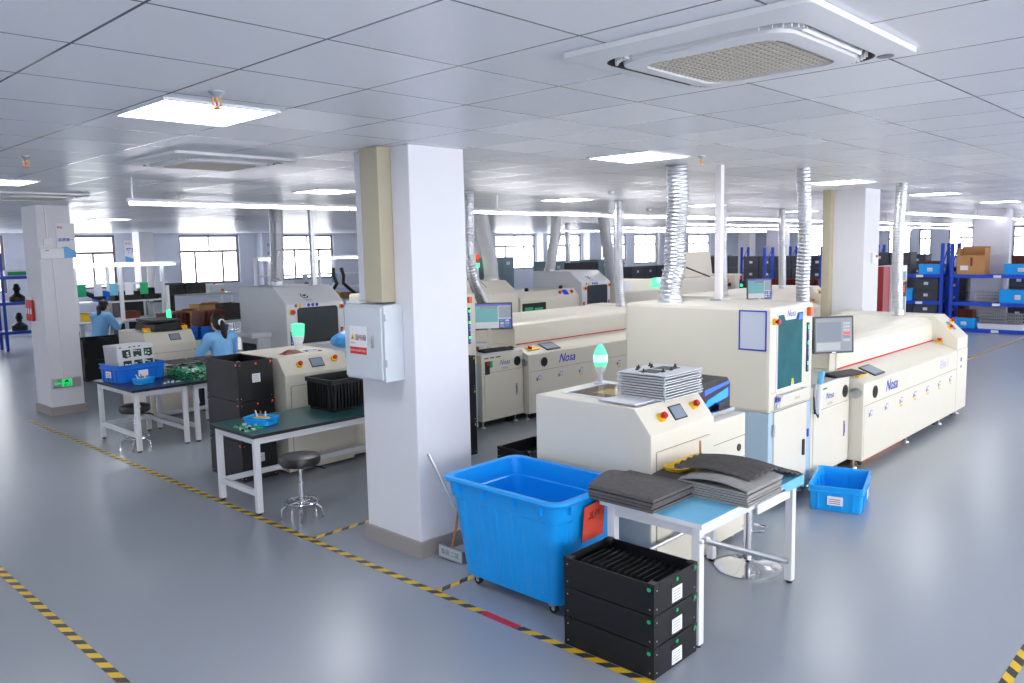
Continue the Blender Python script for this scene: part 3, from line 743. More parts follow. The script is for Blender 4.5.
def make_keyboard(label, loc, rz):
    t = thing('keyboard', label, 'keyboard', loc, rz)
    obj('base', G('black').prism([(-.08, 0), (-.08, .012), (.08, .028), (.08, 0)], 'x', -.23, .23, b=.003), t, True)
    g = G('monitor_bezel')
    for r in range(5):
        y = -.062 + r * .029; z = .012 + (y + .08) * .1 + .001
        for k in range(18): g.box(-.218 + k * .0243, y, z, -.218 + k * .0243 + .019, y + .023, z + .006)
    obj('keys', g, t, True)
    return t
def make_oven(label, loc, L=3.5, D=1.5, group=None, ctrl_end=True, stickers=7):
    t = thing('reflow_oven', label, 'machine', loc, group=group)
    prof = [(0, .09), (0, .865), (.26, .965), (.30, .968), (.30, 1.12), (.34, 1.19), (.45, 1.245), (.6, 1.26), (D - .1, 1.26), (D, 1.2), (D, .09)]
    base = [(0, .09), (0, .85), (.27, .955), (D, .955), (D, .09)]
    obj('base_cabinet', G('cream').prism(base, 'x', 0, L, b=.006), t, True)
    hood = [(.29, .957), (.29, 1.165), (.31, 1.205), (.37, 1.235), (.5, 1.255), (D - .1, 1.255), (D - .01, 1.2), (D - .01, .957)]
    g = G('cream'); n = len(hood)
    xs = [.12, .16, L - .76]
    obj('hood', g.prism(hood, 'x', .06, L - .44, b=.006), t, True)
    obj('red_trim', G('red_ink').box(.08, .278, .956, L - .44, .289, .968), t, True)
    end = [(0, .852 if 0 else .86), (0, 1.0), (.3, 1.262), (D - .01, 1.262), (D - .01, .957), (.27, .957)]
    obj('end_housing', G('cream').prism([(.004, .856), (.004, 1.0), (.28, 1.262), (D - .012, 1.262), (D - .012, .958), (.27, .958)], 'x', L - .439, L - .004, b=.006), t, True)
    u = Vector(X); v = Vector((0, .276, .262)).normalized(); nn = u.cross(v)
    S = lambda x, q: Vector((x, .004, 1.0)) + v * q + nn * .001
    obj('end_screen', G('screen_grey').plate(S(L - .28, .13), u, v, [(0, 0), (.11, 0), (.11, .13), (0, .13)], .006), t, True)
    estop(t, S(L - .36, .17), u, v, .026); estop(t, S(L - .08, .25), u, v, .026)
    estop(t, (L - .47, .2, .945), X, Y, .032)
    # front face
    obj('panel_seam', G('cream_shadow_gap').box(.02, -.001, .628, L - .45, .001, .632).box(L - .45, -.001, .1, L - .448, .001, .85), t, True)
    obj('lower_panel', G('cream').rrect((.03, -.0005, .13), X, Z, L - .55, .49, .006, .004), t, True)
    for k in range(stickers):
        g = G('grey_ink'); x = .14 + k * (L - .9) / (stickers - 1) if k else .14
        g.plate((x, -.0048, .505), X, Z, [(0, 0), (.03, 0), (.03, .04), (0, .04)], .001, 'grey_ink').plate((x + .04, -.0048, .515), X, Z, [(0, 0), (.05, 0), (.05, .05), (0, .05)], .001, 'blue_ink').plate((x + .046, -.0059, .522), X, Z, [(0, 0), (.038, 0), (.038, .036), (0, .036)], .001, 'paper')
        if k > 1: g.plate((x + .02, -.0048, .47), X, Z, [(0, 0), (.07, 0), (.07, .025), (0, .025)], .001, 'yellow')
        obj('warning_sticker', g, t, True)
    obj('lettering', G('blue_ink').text(LOGO, .16, (.76, -.0005, .742), X, Z, 'blue_ink', .35, off=.002, bold=.015), t, True)
    obj('pale_lettering', G('paper_grey').text('Elite 1', .13, (L - .98, -.0005, .75), X, Z, 'lilac_cover', .3), t, True)
    obj('porthole', G('black').cyl((.3, 0, .735), (.3, -.007, .735), .062, seg=24).cyl((.3, -.007, .735), (.3, -.009, .735), .046, seg=24, m='rubber'), t, True)
    obj('side_knob', G('steel').cyl((0, .07, .755), (-.03, .07, .755), .05, seg=20), t, True)
    uu = Vector(X); vv = Vector((0, .27, .105)).normalized(); n3 = uu.cross(vv)
    Q = lambda x, q: Vector((x, 0, .85)) + vv * q + n3 * .001
    obj('touch_panel', G('monitor_bezel').plate(Q(.42, .05), uu, vv, [(0, 0), (.27, 0), (.27, .18), (0, .18)], .012).plate(Q(.44, .07) + n3 * .012, uu, vv, [(0, 0), (.23, 0), (.23, .14), (0, .14)], .001, 'screen_grey'), t, True)
    es = obj('emergency_stop', G('yellow').plate(Q(.12, .1), uu, vv, [(0, 0), (.2, 0), (.2, .09), (0, .09)], .014), t, True)
    p = Q(.17, .145) + n3 * .014; obj('button', G('red').cyl(p, p + n3 * .03, .03, .026), es, True)
    obj('lower_stickers', G('blue_ink').plate((L - .3, -.0005, .70), X, Z, [(0, 0), (.05, 0), (.05, .05), (0, .05)], .001).plate((L - .29, -.0005, .62), X, Z, [(0, 0), (.04, 0), (.04, .03), (0, .03)], .001), t, True)
    for x in (.2, 1.55, 2.55, L - .25): caster(t, x, .1, .095)
    leveling_feet(t, [(.06, .1), (1.45, .06), (2.62, .06), (L - .1, .08), (.1, D - .1), (L - .1, D - .1)], .095)
    return t

def make_hooded(label, loc, W=1.02, D=1.45, H=1.68, group=None, chute=False):
    t = thing('selective_wave_machine', label, 'machine', loc, group=group)
    obj('housing', G('white_steel').prism([(0, .06), (0, 1.42), (.36, H), (D, H), (D, .06)], 'x', 0, W, b=.02), t, True)
    w = obj('window_frame', G('black').rrect((.19, -.001, .80), X, Z, W - .32, .56, .05, .012), t, True)
    obj('smoked_pane', G('smoked_pane').rrect((.21, -.013, .82), X, Z, W - .36, .52, .045, .001), w, True)
    obj('door_ledge', G('white_steel').box(.12, -.05, .73, W - .08, 0, .775, .006), t, True)
    estop(t, (.1, -.001, 1.30), X, Z, .038); estop(t, (W - .06, -.001, 1.34), X, Z, .03)
    for x in (.05, W - .08):
        g = G('monitor_bezel').box(x, -.012, .7, x + .045, 0, 1.0)
        for k in range(6): g.plate((x + .008, -.0125, .72 + k * .045), X, Z, [(0, 0), (.028, 0), (.028, .03), (0, .03)], .002, ['led_green', 'led_blue', 'lcd_white', 'led_blue', 'lcd_blue', 'led_red'][k])
        obj('indicator_strip', g, t, True)
    g = G('yellow')
    for k, c in enumerate(('grey_ink', 'yellow', 'paper_grey', 'blue_ink', 'blue_ink', 'blue_ink')):
        g.disc((.17 + k * .075, -.001, 1.395), NY, .028, .003, c)
    obj('safety_stickers', g, t, True)
    u = Vector(X); v = Vector((0, .36, H - 1.42)).normalized(); n = u.cross(v); o = Vector((.42, 0, 1.42)) + v * .2 + n * .002
    g = G('black_ink'); ring = lambda r0, r1, a0, a1: [(r0 * math.cos(a0 + (a1 - a0) * i / 8), r0 * math.sin(a0 + (a1 - a0) * i / 8)) for i in range(9)] + [(r1 * math.cos(a1 + (a0 - a1) * i / 8), r1 * math.sin(a1 + (a0 - a1) * i / 8)) for i in range(9)]
    g.plate(o, u, v, ring(.07, .05, 3.4, 6.0), .001); g.plate(o, u, v, ring(.065, .05, 2.2, 3.2), .001); g.plate(o, u, v, [(-.04, .01), (.03, .03), (.05, .0), (0, -.02)], .001)
    g.text('飞思达', .055, o - v * .12, u, v, 'grey_ink', off=.0005); obj('emblem', g, t, True)
    leveling_feet(t, [(.08, .08), (W - .08, .08), (.08, D - .08), (W - .08, D - .08)], .07)
    if chute:
        c = obj('infeed_housing', G('white_steel').box(-.22, .5, .62, -.001, 1.05, .92, .015), t, True)
        obj('infeed_opening', G('black').box(-.224, .56, .65, -.2, .99, .8), c, True)
        obj('infeed_shelf', G('white_steel').box(-.34, .46, .9, -.001, 1.08, .985, .02), t, True)
    return t

# ================================================================== line in front
LA = 'in the nearest line'
ldA = make_loader('cream board loader with sloped panel, nearest machine behind the blue bin', (4.21, 2.83, 0))
tlA = make_tall('tall cream machine with teal window behind the white table', (6.08, 2.95, 0))
ctA = make_ctrl('cream control cabinet between the tall teal windowed machine and the long oven', (6.905, 2.955, 0), W=.87)
ovA = make_oven('long cream oven at the right with red trim line', (7.80, 2.83, 0))
make_monitor('monitor with pale screen beside the tall teal windowed machine', (7.75, 3.118, .934), math.radians(-36), .42, .36, 'grey', .20)
make_keyboard('black keyboard in front of the pale monitor at the right', (7.72, 2.985, .9335), math.radians(-14))
t = thing('barcode_scanner', 'blue and silver handheld scanner hanging beside the teal window', 'scanner', (6.95, 2.9, .72))
obj('grip', G('white_steel').cyl((6.955, 2.91, .69), (6.955, 2.905, .96), .02, .024, 14), t)
obj('head', G('mat_sky').cyl((6.955, 2.905, .96), (6.955, 2.89, 1.06), .024, .03, 14).box(6.932, 2.865, 1.03, 6.978, 2.915, 1.075, .01), t)
obj('bracket', G('steel').box(6.935, 2.94, .72, 6.975, 2.9545, .95, .003), t)
obj('cord', G('black').tube([(6.955, 2.91, .69), (6.93, 2.9, .66), (6.9, 2.92, .72), (6.9, 2.93, .85)], .006, 6), t)
single('floor_trunking', G('card_brown').box(7.95, 2.93, .0005, 9.25, 3.0, .04, .004).box(7.95, 2.925, .0005, 9.25, 2.93, .02, m='copper'), 'brown cable trunking on the floor beneath the long oven', 'trunking')
# signal lamp is part of the loader
p = Vector((.635, .885, 1.165))
lp = obj('signal_lamp', G('white_paint').lathe([(.05, .0), (.05, .012), (.018, .018), (.018, .08), (.03, .095), (.042, .12), (.042, .14), (0, .14)], p, 16), ldA, True)
obj('lamp_cover', G('lamp_green').lathe([(.042, .135), (.052, .16), (.055, .195), (.045, .25), (.022, .295), (0, .307)], p, 18), lp, True)
obj('lamp_core', G('lamp_core').lathe([(.0535, .17), (.0568, .19), (.0555, .205), (.0525, .225)], p, 18), lp, True)
# carriers on the loader
for k in range(10):
    z = 1.1785 + k * .0178; dx, dy = random.uniform(-.008, .008), random.uniform(-.008, .008)
    if k == 0: z = 1.1785
    x0, x1, y0, y1 = 4.48 + dx, 4.95 + dx, 2.90 + dy, 3.29 + dy
    g = G('plate_grey').box(x0, y0, z, x1, y1, z + .009, .002)
    pl = single('solder_carrier', g, '%s grey carrier plate from the bottom in the stack on the near loader' % ORD[k] if k < 9 else 'topmost grey carrier plate of the stack on the near loader, with black clips', 'carrier plate', 'carrier plates stacked on the loader')
    for a in (x0 + .015, x1 - .015):
        for b in (y0 + .015, y1 - .015): obj('spacer_pin', G('steel').cyl((a, b, z - .0087), (a, b, z - .0002), .008, seg=8), pl)
    if k == 9:
        for i in range(2): obj('board_pocket', G('pcb_dark').box(x0 + .06 + i * .18, y0 + .12, z + .0092, x0 + .19 + i * .18, y0 + .26, z + .012), pl)
        for a, b in ((.03, .2), (.1, .3), (.16, .33), (.22, .1), (.25, .28), (.3, .33), (.36, .16), (.12, .1)):
            obj('clip', G('black').box(x0 + a, y0 + b, z + .0092, x0 + a + .03, y0 + b + .012, z + .02, .002).cyl((x0 + a + .015, y0 + b + .006, z + .02), (x0 + a + .015, y0 + b + .006, z + .035), .006), pl)
nb = thing('notebook', 'open white notebook with lilac cover lying on the near loader', 'notebook', (4.33, 3.0, 1.167))
nb_rot = lambda p: p
obj('cover', G('lilac_cover').hexa([(4.25, 2.975, 1.1725), (4.50, 2.97, 1.1725), (4.51, 3.27, 1.1725), (4.27, 3.30, 1.1725), (4.25, 2.975, 1.176), (4.50, 2.97, 1.176), (4.51, 3.27, 1.176), (4.27, 3.30, 1.176)]), nb)
obj('pages', G('paper').hexa([(4.255, 2.985, 1.1763), (4.495, 2.98, 1.1763), (4.505, 3.26, 1.1763), (4.275, 3.29, 1.1763), (4.255, 2.985, 1.181), (4.495, 2.98, 1.181), (4.505, 3.26, 1.181), (4.275, 3.29, 1.181)]), nb)

# ================================================================== middle line
ldB = make_loader('cream board loader behind the green table, left of the main column', (4.12, 7.06, 0), top=False, tunnel=False)
tlB = make_tall('tall cream machine mostly hidden behind the main column', (5.82, 6.95, 0), paper=False)
ctB = make_ctrl('cream control cabinet right of the main column', (6.6, 6.96, 0) if 0 else (6.725, 6.965, 0), W=.74)
ovB = make_oven('long cream oven in the middle, behind the near loader', (7.475, 6.88, 0))
make_monitor('monitor with teal window on screen, right of the main column', (7.12, 7.22, .933), math.radians(-36), .60, .34, 'teal', .26)
make_keyboard('black keyboard under the teal monitor', (7.1, 7.09, .9331), math.radians(-6))
t = thing('computer_mouse', 'black computer mouse right of the keyboard under the teal monitor', 'mouse', (7.42, 7.12, .9325))
obj('shell', G('black').ball((7.40, 7.12, .948), (.035, .055, .015)), t); obj('wheel', G('steel').cyl((7.396, 7.09, .9615), (7.404, 7.09, .9615), .006), t)
b = G('bag_blue').ball((6.83, 7.55, 1.1), (.09, .12, .12))
t = single('plastic_bag', G('bag_blue').surf(lambda u, v: (6.86 + .10 * math.cos(2 * PI * u) * math.sin(PI * v) * (1 + .15 * math.sin(9 * u * 6.28)), 7.46 + .1 * math.sin(2 * PI * u) * math.sin(PI * v), .995 + .22 * v + .02 * math.sin(14 * u)), 40, 14), 'blue plastic bag behind the teal monitor', 'bag')
single('tool_pouch', G('bakelite').box(6.88, 7.28, .9325, 7.0, 7.36, .985, .012).box(6.80, 7.26, .9325, 6.875, 7.34, .97, .015, 'black'), 'dark red and black pouch left of the teal monitor stand', 'pouch')
# ================================================================== back line
ldC = make_loader('cream loader with black tray and green light far left, behind the blue crate table', (4.38, 11.0, 0), W=.68, stops=False, top=False, tunnel=False, conveyor=True)
hdC = make_hooded('white hooded machine with large smoked window left of the main column', (6.5, 11.0, 0), W=1.05, chute=True)
hdD = make_hooded('white hooded machine with smoked window behind the middle oven', (13.95, 11.2, 0), W=1.05)
t = thing('signal_tower', 'white signal pole with green light on the loader far left', 'signal light', (5.0, 11.7, 1.166))
obj('pole', G('white_steel').cyl((5.0, 11.7, 1.166), (5.0, 11.7, 1.3), .02).cyl((5.0, 11.7, 1.42), (5.0, 11.7, 1.78), .028), t)
obj('green_light', G('led_green').cyl((5.0, 11.7, 1.3), (5.0, 11.7, 1.42), .032), t)
t = thing('black_tray', 'black conductive tray lying on the loader far left', 'tray', (4.7, 11.35, 1.166))
obj('tray_body', G('esd_black').prism([(4.52, 1.17), (4.55, 1.27), (4.88, 1.29), (4.93, 1.17)], 'y', 11.1, 11.75, b=.01), t)
obj('lid', G('black').box(4.54, 11.12, 1.292, 4.92, 11.74, 1.325, .01), t)
for x, l in ((4.42, 'left'), (4.93, 'right')):
    single('yellow_stop_box', G('yellow').box(x, 11.16, 1.1665, x + .09, 11.24, 1.225, .008).cyl((x + .045, 11.2, 1.225), (x + .045, 11.2, 1.25), .025, m='red'), 'yellow switch box on the %s end of the far left loader' % l, 'switch box')
# cream machines seen above the middle oven
t = thing('wave_cabinet', 'cream cabinet with rounded lid just right of the main column, behind the teal monitor', 'machine', (10.2, 11.0, 0))
obj('plinth', G('rubber').box(9.65, 11.05, 0, 11.65, 12.25, .06), t)
obj('cabinet', G('cream').prism([(11.0, .06), (11.0, 1.34), (11.35, 1.58), (12.3, 1.58), (12.3, .06)], 'x', 9.6, 11.7, b=.03), t)
obj('lid_seam', G('cream_shadow_gap').prism([(11.003, 1.34), (11.353, 1.584), (11.353, 1.574), (11.01, 1.332)], 'x', 10.98, 11.0), t)
obj('lamp_pole', G('white_steel').cyl((11.3, 11.75, 1.58), (11.3, 11.75, 1.85), .02), t)
for k, m_ in enumerate(('led_green', 'orange', 'led_red')): obj('lamp_segment', G(m_).cyl((11.3, 11.75, 1.85 + k * .09), (11.3, 11.75, 1.93 + k * .09), .045), t)
t = thing('transfer_conveyor', 'cream transfer unit with small control panel between the two cream cabinets', 'machine', (11.8, 11.0, 0))
obj('plinth', G('rubber').box(11.8, 11.05, 0, 13.55, 11.85, .06), t)
obj('housing', G('cream').prism([(11.0, .06), (11.0, 1.18), (11.14, 1.33), (11.9, 1.33), (11.9, .06)], 'x', 11.75, 13.6, b=.02), t)
u = Vector(X); v = Vector((0, .14, .15)).normalized(); n = u.cross(v); o = Vector((13.0, 11.0, 1.18)) + n * .002
obj('panel', G('white_paint').plate(o - u * .1, u, v, [(0, .02), (.65, .02), (.65, .18), (0, .18)], .004), t)
obj('panel_screen', G('lcd_blue').plate(o + u * .14 + n * .005, u, v, [(0, .04), (.16, .04), (.16, .17), (0, .17)], .006), t)
for k in (.03, .42):
    e = o + u * k + v * .1 + n * .005; bb = obj('emergency_stop', G('yellow').cyl(e, e + n * .01, .05), t); obj('button', G('red').cyl(e + n * .01, e + n * .04, .035), bb)
obj('infeed_opening', G('black').box(11.8, 10.985, .93, 12.5, 11.0, 1.1).box(11.85, 10.98, .94, 12.1, 10.99, 1.02, m='pcb').box(12.15, 10.98, .94, 12.4, 10.99, 1.0, m='pcb'), t)
obj('knob', G('black').ball((12.15, 11.2, 1.36), .045).ball((13.35, 11.3, 1.36), .045), t)
# second part of the back line seen left and right of the big foil duct
t = thing('inspection_cabinet', 'cream cabinet with open lid behind the big foil duct', 'machine', (18.9, 11.3, 0))
obj('plinth', G('rubber').box(17.35, 11.35, 0, 20.55, 12.55, .06), t)
obj('cabinet', G('cream').box(17.3, 11.3, .06, 20.6, 12.6, 1.32, .02), t)
obj('raised_lid', G('cream').prism([(12.0, 1.325), (12.08, 2.02), (12.13, 2.02), (12.05, 1.325)], 'x', 19.5, 21.0, b=.01), t)
obj('lid_strut', G('black').cyl((19.55, 12.0, 1.6), (19.9, 11.45, 1.33), .02), t)
for x, m_ in ((20.45, 'orange'),): obj('beacon', G(m_).box(x, 11.24, 1.1, x + .12, 11.299, 1.25, .01), t)
obj('outfeed_tray', G('black').box(20.61, 11.4, 1.02, 21.0, 12.4, 1.12), t)
t = thing('green_lamp_cabinet', 'long cream cabinet with a glowing green square lamp, left of the big foil duct', 'machine', (16., 11.3, 0))
obj('plinth', G('rubber').box(15.65, 11.35, 0, 17.2, 12.45, .06), t)
obj('cabinet', G('cream').prism([(11.3, .06), (11.3, 1.12), (11.5, 1.38), (12.5, 1.38), (12.5, .06)], 'x', 15.6, 17.25, b=.02), t)
obj('control_panel', G('white_paint').hexa([(15.7, 11.31, 1.15), (16.1, 11.31, 1.15), (16.1, 11.33, 1.15), (15.7, 11.33, 1.15), (15.7, 11.47, 1.37), (16.1, 11.47, 1.37), (16.1, 11.5, 1.37), (15.7, 11.5, 1.37)]), t)
obj('green_lamp', G('lamp_core').box(17.0, 11.22, 1.28, 17.12, 11.28, 1.42).box(16.85, 11.285, 1.18, 17.24, 11.298, 1.42, m='lamp_green'), t)
t = thing('gate_cabinet', 'cream cabinet with red stop and green light strip beside the tilted teal monitor', 'machine', (21.5, 11., 0))
obj('plinth', G('rubber').box(21.1, 11.35, 0, 21.4, 12.35, .06), t)
obj('cabinet', G('cream').box(21.05, 11.3, .06, 21.45, 12.4, 1.36, .02), t)
obj('indicator_strip', G('monitor_bezel').box(21.3, 11.28, .75, 21.4, 11.3, 1.2).box(21.31, 11.26, .8, 21.39, 11.28, .87, m='led_green').box(21.31, 11.26, 1.0, 21.39, 11.28, 1.07, m='led_green').box(21.3, 11.26, 1.2, 21.4, 11.28, 1.31, m='red'), t)
# far oven of the middle line, seen above the near tall machine
ovE = make_oven('long cream oven seen above the tall teal windowed machine', (13.3, 7.1, 0), L=4.2, group=None)
make_monitor('dark teal monitor tilted beside the far oven behind the tall machine', (13.75, 6.9, .9985), math.radians(-42), .46, .38, 'teal', .2)
single('monitor_shelf', G('cream').box(13.5, 6.7, 0, 14.0, 7.09, .998, .01), 'cream monitor pedestal beside the far oven', 'pedestal')

# ducts and posts rising from the machines to the ceiling
tz = 1.69
corrugated('exhaust_duct', [(6.40, 4.03, CEIL), (6.43, 4.03, 2.6), (6.42, 4.05, 2.3), (6.39, 4.04, 2.0), (6.34, 4.05, 1.85), (6.33, 4.05, tz)], .1, 'big crumpled foil duct rising from the tall teal windowed machine')
corrugated('exhaust_duct', [(7.75, 3.45, CEIL), (7.78, 3.43, 2.3), (7.84, 3.47, 1.8), (7.95, 3.5, 1.257)], .07, 'thin foil duct behind the pale monitor')
corrugated('exhaust_duct', [(10.815, 3.53, CEIL), (10.80, 3.55, 2.3), (10.85, 3.56, 1.7), (10.9, 3.56, 1.264)], .07, 'thin foil duct rising from the far end of the right oven')
corrugated('exhaust_duct', [(10.36, 7.57, CEIL), (10.38, 7.6, 2.3), (10.42, 7.61, 1.7), (10.45, 7.6, 1.264)], .075, 'foil duct rising from the far end of the middle oven')
corrugated('exhaust_duct', [(6.876, 7.28, CEIL), (6.88, 7.3, 2.3), (6.93, 7.3, 1.9), (7.1, 7.35, 1.62), (7.4, 7.45, 1.35), (7.75, 7.6, 1.257)], .075, 'curved foil duct just right of the main column')
corrugated('exhaust_duct', [(11.12, 11.45, CEIL), (11.28, 11.5, 2.5), (11.5, 11.6, 2.0), (11.62, 11.68, 1.584)], .15, 'leaning grey fabric duct right of the main column', 'fabric_duct', .06, .02)
corrugated('exhaust_duct', [(14.1, 12.05, CEIL), (14.08, 12.06, 2.5), (14.02, 12.1, 2.1), (14.03, 12.2, 1.684)], .12, 'grey fabric duct on the hooded machine behind the middle oven', 'fabric_duct', .06, .02)
corrugated('exhaust_duct', [(14.6, 11.1, CEIL), (14.85, 11.2, 2.4), (15.25, 11.4, 1.9), (15.7, 11.7, 1.384)], .13, 'leaning grey fabric duct between the hooded machine and the thin foil duct', 'fabric_duct', .06, .02)
corrugated('exhaust_duct', [(6.982, 11.98, CEIL), (6.98, 12.0, 2.3), (6.95, 12.0, 1.684)], .115, 'foil duct on the hooded machine left of the main column')
corrugated('exhaust_duct', [(13.65, 7.6, CEIL), (13.66, 7.6, 2.2), (13.7, 7.6, 1.259)], .085, 'foil duct right of the beige ceiling post')
corrugated('exhaust_duct', [(16.3, 7.7, CEIL), (16.35, 7.7, 2.2), (16.4, 7.7, 1.259)], .08, 'foil duct at the end of the far oven, left of the right column')
def post(name, x, y, z, label, r=.03, m='pink_white'):
    t = thing(name, label, 'post', (x, y, z)); obj('tube', G(m).box(x - r, y - r, z, x + r, y + r, CEIL - .001, .004), t); obj('base_plate', G('steel').box(x - r * 2, y - r * 2, z + .0005, x + r * 2, y + r * 2, z + .012), t)
post('service_post', 6.75, 3.79, tz, 'beige square post from the tall teal windowed machine to the ceiling')
post('service_post', 7.2, 11.3, 1.684, 'grey round looking post from the left hooded machine to the ceiling', .035, 'steel')
post('service_post', 13.9, 8.75, 0, 'thin grey post behind the big foil duct', .035, 'equip_teal')
post('service_post', 19.5, 16.2, 0, 'thin white post among the far grey equipment', .06, 'white_steel')
post('service_post', 24.5, 16.2, 0, 'second thin white post among the far grey equipment', .06, 'white_steel')
# ------------------------------------------------------------------ floor markings
def tape(name, x0, y0, x1, y1, m, label):
    return single(name, G(m).box(x0, y0, .0, x1, y1, .0015), label, 'floor tape')
w = .026
tape('floor_tape', 3.244 - w, 3.40, 3.244 + w, 12.3, 'hazard_y', 'long yellow and black floor tape running from the blue bin back past the left column')
tape('floor_tape', 3.244 - w, .3, 3.244 + w, 3.10, 'hazard_y', 'yellow and black floor tape in front of the stacked black boxes')
tape('floor_tape', 3.244 - w, 3.10, 3.244 + w, 3.40, 'floor_tape_red', 'short red stretch of floor tape in front of the blue bin')
tape('floor_tape', 1.44 - w, -2., 1.44 + w, 9., 'hazard_y', 'yellow and black floor tape at the lower left')
tape('floor_tape', 3.0, .845, 9., .897, 'hazard_x', 'yellow and black floor tape at the lower right corner')
tape('floor_tape', 3.244 + w, 5.29, 3.9, 5.335, 'hazard_x', 'short yellow and black tape branch between the stool and the main column')
tape('floor_tape', 3.244 + w, 3.82, 3.62, 3.865, 'hazard_x', 'short yellow and black tape branch in front of the dustpan')
tape('floor_tape', 12.5, 4.1, 26., 4.15, 'hazard_x', 'yellow and black floor tape beyond the long oven at the far right')
single('floor_mat', G('wood_floor_mat').box(-.2, 3.9, 0, .985, 4.95, .006, .002), 'blue mat corner on the floor at the lower left', 'mat')

# ------------------------------------------------------------------ blue rolling bin
def rring(x0, y0, x1, y1, r, z, n=5):
    pts = []
    for cx, cy, a0 in ((x1 - r, y0 + r, -90), (x1 - r, y1 - r, 0), (x0 + r, y1 - r, 90), (x0 + r, y0 + r, 180)):
        for i in range(n + 1):
            a = math.radians(a0 + 90 * i / n); pts.append((cx + r * math.cos(a), cy + r * math.sin(a), z))
    return pts
def loft(g, rings, m=None, smooth=True, cap0=False, cap1=False):
    n = len(rings[0]); vs = sum(rings, [])
    fs = [(i * n + k, i * n + (k + 1) % n, (i + 1) * n + (k + 1) % n, (i + 1) * n + k) for i in range(len(rings) - 1) for k in range(n)]
    g.add(vs, fs, m, smooth)
    if cap0: g.add(rings[0], [tuple(range(n))[::-1]], m)
    if cap1: g.add(rings[-1], [tuple(range(n))], m)
    return g
bt = thing('rolling_bin', 'large blue plastic bin on wheels with an orange paper sign, beside the main column', 'bin', (3.74, 3.4, 0))
tx0, ty0, tx1, ty1, tz_ = 3.40, 2.93, 4.06, 3.88, .74
bx0, by0, bx1, by1, bz_ = 3.475, 2.985, 4.035, 3.805, .07
def binr(f, e, r):
    L = lambda a, b: a + (b - a) * f
    return rring(L(bx0, tx0) - e, L(by0, ty0) - e, L(bx1, tx1) + e, L(by1, ty1) + e, r, L(bz_, tz_))
g = G('bin_blue')
loft(g, [binr(0, -.02, .05), binr(.01, 0, .06), binr(.80, 0, .075), binr(.81, .012, .08), binr(.955, .012, .08), binr(.958, .035, .09), binr(.98, .04, .09), binr(1., .03, .085), binr(1.003, .012, .08), binr(.995, -.012, .075), binr(.82, -.012, .07), binr(.81, -.022, .07), binr(.05, -.02, .055)], None, True, True, True)
obj('tub', g, bt)
def wallpt(side, s, f, e):
    L = lambda a, b: a + (b - a) * f
    if side == 'x': return (L(bx0, tx0) - e, L(by0, ty0) + s * (L(by1, ty1) - L(by0, ty0)), L(bz_, tz_))
    return (L(bx0, tx0) + s * (L(bx1, tx1) - L(bx0, tx0)), L(by0, ty0) - e, L(bz_, tz_))
def rib(side, s, hw):
    a = [wallpt(side, s - hw, .06, -.004), wallpt(side, s + hw, .06, -.004), wallpt(side, s + hw, .80, -.004), wallpt(side, s - hw, .80, -.004)]
    b_ = [wallpt(side, s - hw * .6, .08, .003), wallpt(side, s + hw * .6, .08, .003), wallpt(side, s + hw * .6, .785, .003), wallpt(side, s - hw * .6, .785, .003)]
    return G('bin_blue').hexa(a + b_)
for k in range(6): obj('stiffening_rib', rib('x', .12 + k * .152, .045), bt)
for k in range(4): obj('stiffening_rib', rib('y', .18 + k * .215, .055), bt)
for side, ss in (('x', (.12, .36, .64, .88)), ('y', (.15, .85))):
    for q in ss:
        P = [wallpt(side, q - .018, .87, .008), wallpt(side, q + .018, .87, .008), wallpt(side, q + .018, .955, .008), wallpt(side, q - .018, .955, .008)]
        Q = [wallpt(side, q - .018, .87, .034), wallpt(side, q + .018, .87, .034), wallpt(side, q + .018, .955, .038), wallpt(side, q - .018, .955, .038)]
        obj('rim_gusset', G('bin_blue').hexa(P + Q), bt)
for x in (3.53, 3.93):
    for y in (3.07, 3.73):
        c = obj('caster', G('steel').box(x - .03, y - .02, .048, x + .03, y + .02, .072), bt)
        obj('wheel', G('rubber').cyl((x - .012, y, .03), (x + .012, y, .03), .03, seg=16).cyl((x - .014, y, .03), (x + .014, y, .03), .014, seg=12, m='tin'), c)
def sp(s, z):   # point on the sign, hanging on the near side wall
    f = (z - bz_) / (tz_ - bz_); return Vector(wallpt('y', s, f, .0))
o = Vector((3.61, 2.915, .455)); vv = Vector((0, -.02, .22)).normalized()
sg = G('paper_orange').plate(o, X, vv, [(0, 0), (.2, .005), (.2, .235), (0, .22)], .0015)
sg.text('其他', .06, o + vv * .15 + Vector((.1, 0, 0)), X, vv, 'black_ink', bold=.02).text('不良品 返修 待处理', .018, o + vv * .06 + Vector((.1, 0, 0)), X, vv, 'red_ink')
obj('paper_sign', sg, bt)['label'] = 'orange paper sign with black writing'

# ------------------------------------------------------------------ dustpan and broom
dp = thing('dustpan', 'grey metal dustpan with white writing standing against the main column', 'dustpan', (3.74, 4.17, 0))
obj('pan', G('steel').hexa([(3.675, 4.04, .004), (3.80, 4.04, .004), (3.80, 4.29, .004), (3.675, 4.29, .004), (3.675, 4.04, .012), (3.80, 4.04, .008), (3.80, 4.29, .008), (3.675, 4.29, .012)]).box(3.667, 4.04, .004, 3.675, 4.29, .095).hexa([(3.675, 4.04, .01), (3.80, 4.04, .01), (3.80, 4.044, .01), (3.675, 4.044, .01), (3.675, 4.04, .095), (3.71, 4.04, .095), (3.71, 4.044, .095), (3.675, 4.044, .095)]).hexa([(3.675, 4.286, .01), (3.80, 4.286, .01), (3.80, 4.29, .01), (3.675, 4.29, .01), (3.675, 4.286, .095), (3.71, 4.286, .095), (3.71, 4.29, .095), (3.675, 4.29, .095)]), dp)
